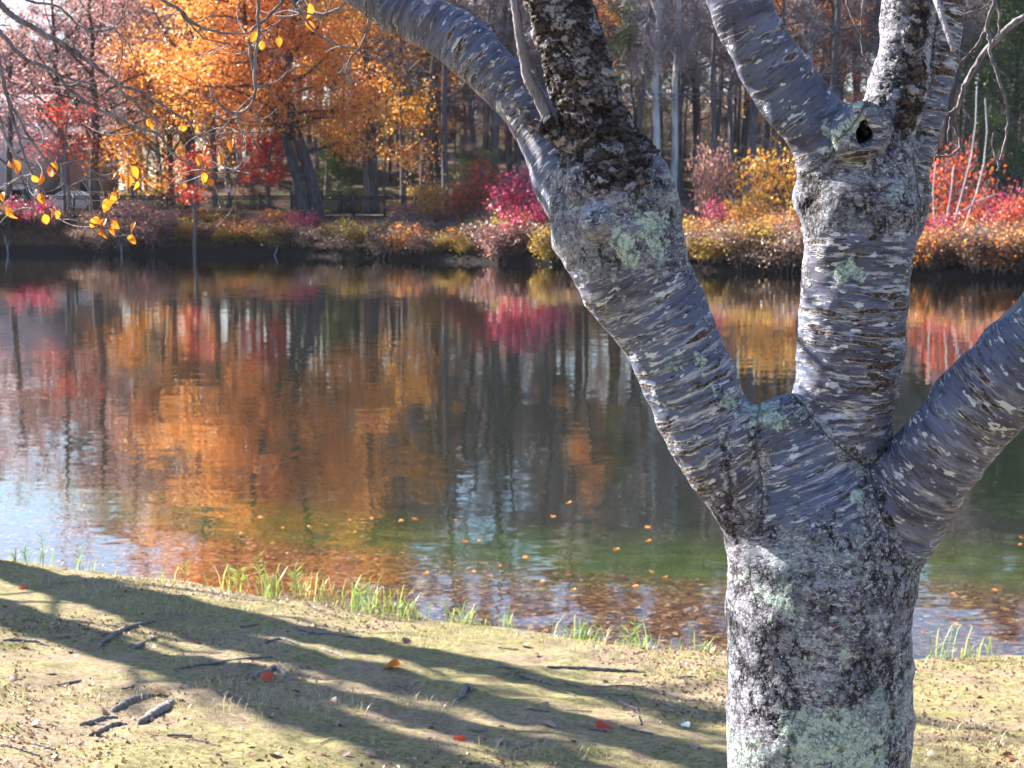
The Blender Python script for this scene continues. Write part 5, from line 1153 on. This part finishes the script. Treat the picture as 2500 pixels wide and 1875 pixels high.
for (x0, x1, dens, hh) in [(-4.2, -3.2, 60, .12), (-3.2, -2.15, 40, .10), (-2.15, -1.5, 150, .22), (-1.5, -0.75, 230, .19), (-0.75, -0.2, 260, .14), (-0.2, 0.05, 160, .12), (.25, 1.2, 420, .16), (1.2, 3.4, 90, .10), (2.55, 2.95, 220, .2), (-10, -4.2, 60, .15), (3.4, 9, 70, .12)]:
    m = int((x1 - x0) * dens); xx = rr.uniform(x0, x1, m); cl = vnoise(np.stack([xx * 6, xx * 0, xx * 0], -1), 6)
    kk = cl > rr.uniform(-.85, .6, m); xx = xx[kk]; yy = nearX(xx) - 0.06 - np.abs(rr.normal(0, .10, len(xx))); B = np.stack([xx, yy, near_h(xx, yy)], -1)
    blades(mb, B, hh * rr.uniform(.3, 1.45, len(xx)), rr.uniform(.0022, .005, len(xx)), rr.uniform(.2, 1.0, len(xx)), rr.random(len(xx)))
tag(mb.build('shore_grass', M_grass, None, False), 'green grass fringe growing along the near waterline', 'grass', kind='stuff')
mb = MB(); n = 60000; x = rr.uniform(-5, 5.5, n); y = 3.6 + 9 * rr.random(n); kk = (y < nearX(x) - .2) & (fbm(np.stack([x * 2.2, y * 2.2, x * 0], -1), 91, 3) > 0.30); x, y = x[kk], y[kk]
B = np.stack([x, y, near_h(x, y)], -1); blades(mb, B, rr.uniform(.015, .06, len(x)), rr.uniform(.0012, .0025, len(x)), rr.uniform(.2, 1.3, len(x)), rr.random(len(x))); tag(mb.build('sparse_grass', M_straw, None, False), 'thin straw and grass tufts scattered on the bank', 'grass', kind='stuff')
# tall stems at the water edge
def reed(u, v, top, label, n=9, wide=.06, cat='reed', name='reed_plant', blade=.07):
    p = gp(u, v); p[1] = min(p[1], float(nearX(p[0])) - 0.10); p[2] = gz(p[0], p[1]); H_ = max(.07, (v - top) / FPX * p[1]); r = empty(name, tuple(p)); tag(r, label, cat); mb = MB(); s = np.linspace(0, 1, 6); sway = rr.normal(0, .03)
    q = np.stack([sway * s ** 2, 0 * s, H_ * s * .93 - .02 * (s == 0)], -1); mb.tube(q, np.linspace(.0035, .0015, 6), 5); mb.build('stem', M_grass, r)
    mb = MB(); 
    for k in range(n):
        s_ = .25 + .75 * k / n; b = np.array([sway * s_ ** 2, 0, H_ * s_ * .93]); side = 1 if k % 2 else -1; a = rr.uniform(-.6, .6); d = np.array([side * math.cos(a), math.sin(a), rr.uniform(.5, 1.4)]); d /= np.linalg.norm(d); L = blade * rr.uniform(.8, 1.3); e = np.array([0.0, 0, 1]); e = np.cross(d, [0, 1, .2]); e /= np.linalg.norm(e); w_ = .0045
        V = np.array([b, b + d * L * .4 + e * w_, b + d * L + [0, 0, -L * .15], b + d * L * .4 - e * w_]); mb.add(V, [[0, 1, 2], [0, 2, 3]], np.full(2, rr.random() * .5 + .5))
    mb.build('leaves', M_grass, r, False)
reed(735, 1432, 1322, 'tallest feathery green stem at the near waterline', 12); reed(678, 1440, 1378, 'bushy bright green stem left of the tallest one', 12, blade=.09); reed(805, 1450, 1378, 'leaning green stem right of the tallest one', 12, blade=.09)
reed(457, 1420, 1365, 'small lone green stem at the near waterline', 6); reed(315, 1402, 1325, 'pale green stem at the near waterline on the left', 8); reed(105, 1385, 1290, 'pale thin stem before the white reflection', 8); reed(65, 1378, 1330, 'low pale stem at the left end of the waterline', 6)
reed(1498, 1558, 1470, 'broad leaved weed with arching stem close to the trunk', 8, cat='weed', name='weed_plant', blade=.11); reed(1512, 1555, 1402, 'slender flowering stem rising over the broad leaved weed', 5, cat='weed', name='weed_plant', blade=.06)
reed(1375, 1545, 1490, 'bright blade cluster left of the broad leaved weed', 7, blade=.09); reed(930, 1470, 1405, 'upright green shoots in the middle of the shore fringe', 9, blade=.08)
# floating and sunken leaves
def wp(u, v, z_=0.0): Y = (CH - z_) * FPX / (v - 492.0); p = P(u, v, Y); k = Y / p[1]; d = P(u, v, 1.0) - [0, 0, CH]; k = (z_ - CH) / d[2]; return np.array([0, 0, CH]) + d * k
FLs = [(1393, 1228), (1352, 1260), (1586, 1286), (1115, 1270), (1130, 1322), (1590, 1320), (1175, 1320), (850, 1270), (905, 1265), (1010, 1268), (690, 1288), (870, 1298), (1225, 1382), (1150, 1395), (1588, 1397), (1560, 1432), (1290, 1360), (1625, 1410), (2455, 1488), (2490, 1313), (2495, 1330), (2330, 1522), (2420, 1440), (2250, 1545), (1510, 1342), (1205, 1540), (2320, 1450), (760, 1285), (800, 1283), (590, 1300), (500, 1290), (540, 1262), (985, 1270), (640, 1262), (445, 1330), (700, 1350), (1405, 1440), (1330, 1420), (1045, 1400), (980, 1350)]
for (u, v) in FLs:
    p = wp(u, v, 0.0)
    if p[1] < nearX(p[0]) + .05: continue
    side = 'left of the thick trunk' if u < 1800 else 'right of the thick trunk'
    ground_leaf(u, v, M_ol, rr.uniform(.025, .065), 'orange leaf floating on the lake ' + side, 'leaves floating on the lake ' + side, p, 0.004, 4)['category'] = 'leaf'
n = 15000; x = rr.uniform(-6, 7, n); y = nearX(x) + 0.05 + 5.0 * rr.random(n) ** 1.9; C = np.stack([x, y, bed_h(x, y) + .012], -1)
M_sl = leaf_mat('sunken leaf', [(0.0, (0.03, 0.012, 0.006)), (0.45, (0.11, 0.032, 0.014)), (0.8, (0.22, 0.075, 0.025)), (1, (0.42, 0.26, 0.14))], 0.1)
mb = MB()
az = rr.uniform(0, 6.28, len(C)); S_ = rr.uniform(.012, .04, len(C))[:, None]; d = np.stack([np.cos(az), np.sin(az), rr.normal(0, .15, len(C))], -1) * S_; e = np.stack([-np.sin(az), np.cos(az), rr.normal(0, .15, len(C))], -1) * S_ * .6
V4 = np.stack([C - d, C + e, C + d, C - e], 1).reshape(-1, 3); b = np.arange(len(C))[:, None] * 4; mb.add(V4, b + [[0, 1, 2, 3]], rr.random(len(C)))
tag(mb.build('sunken_leaves', M_sl, None, False), 'brown and red leaves covering the shallow lake bed', 'leaf litter', kind='stuff')


# ------------------------------------------------------------------ haze over the lake
hm = bpy.data.materials.new('haze air'); hm.use_nodes = True; hn = hm.node_tree; hn.nodes.clear(); ho_ = hn.nodes.new('ShaderNodeOutputMaterial'); pv = hn.nodes.new('ShaderNodeVolumePrincipled')
pv.inputs['Color'].default_value = (0.78, 0.83, 1.0, 1); pv.inputs['Density'].default_value = 0.00009; pv.inputs['Anisotropy'].default_value = 0.1; hn.links.new(pv.outputs[0], ho_.inputs['Volume'])
mb = MB(); mb.box((0, 180, 20.5), (1000, 600, 71.0)); hz = mb.build('haze', hm, None, False); tag(hz, kind='stuff', label='thin blue air haze over lake and woods')
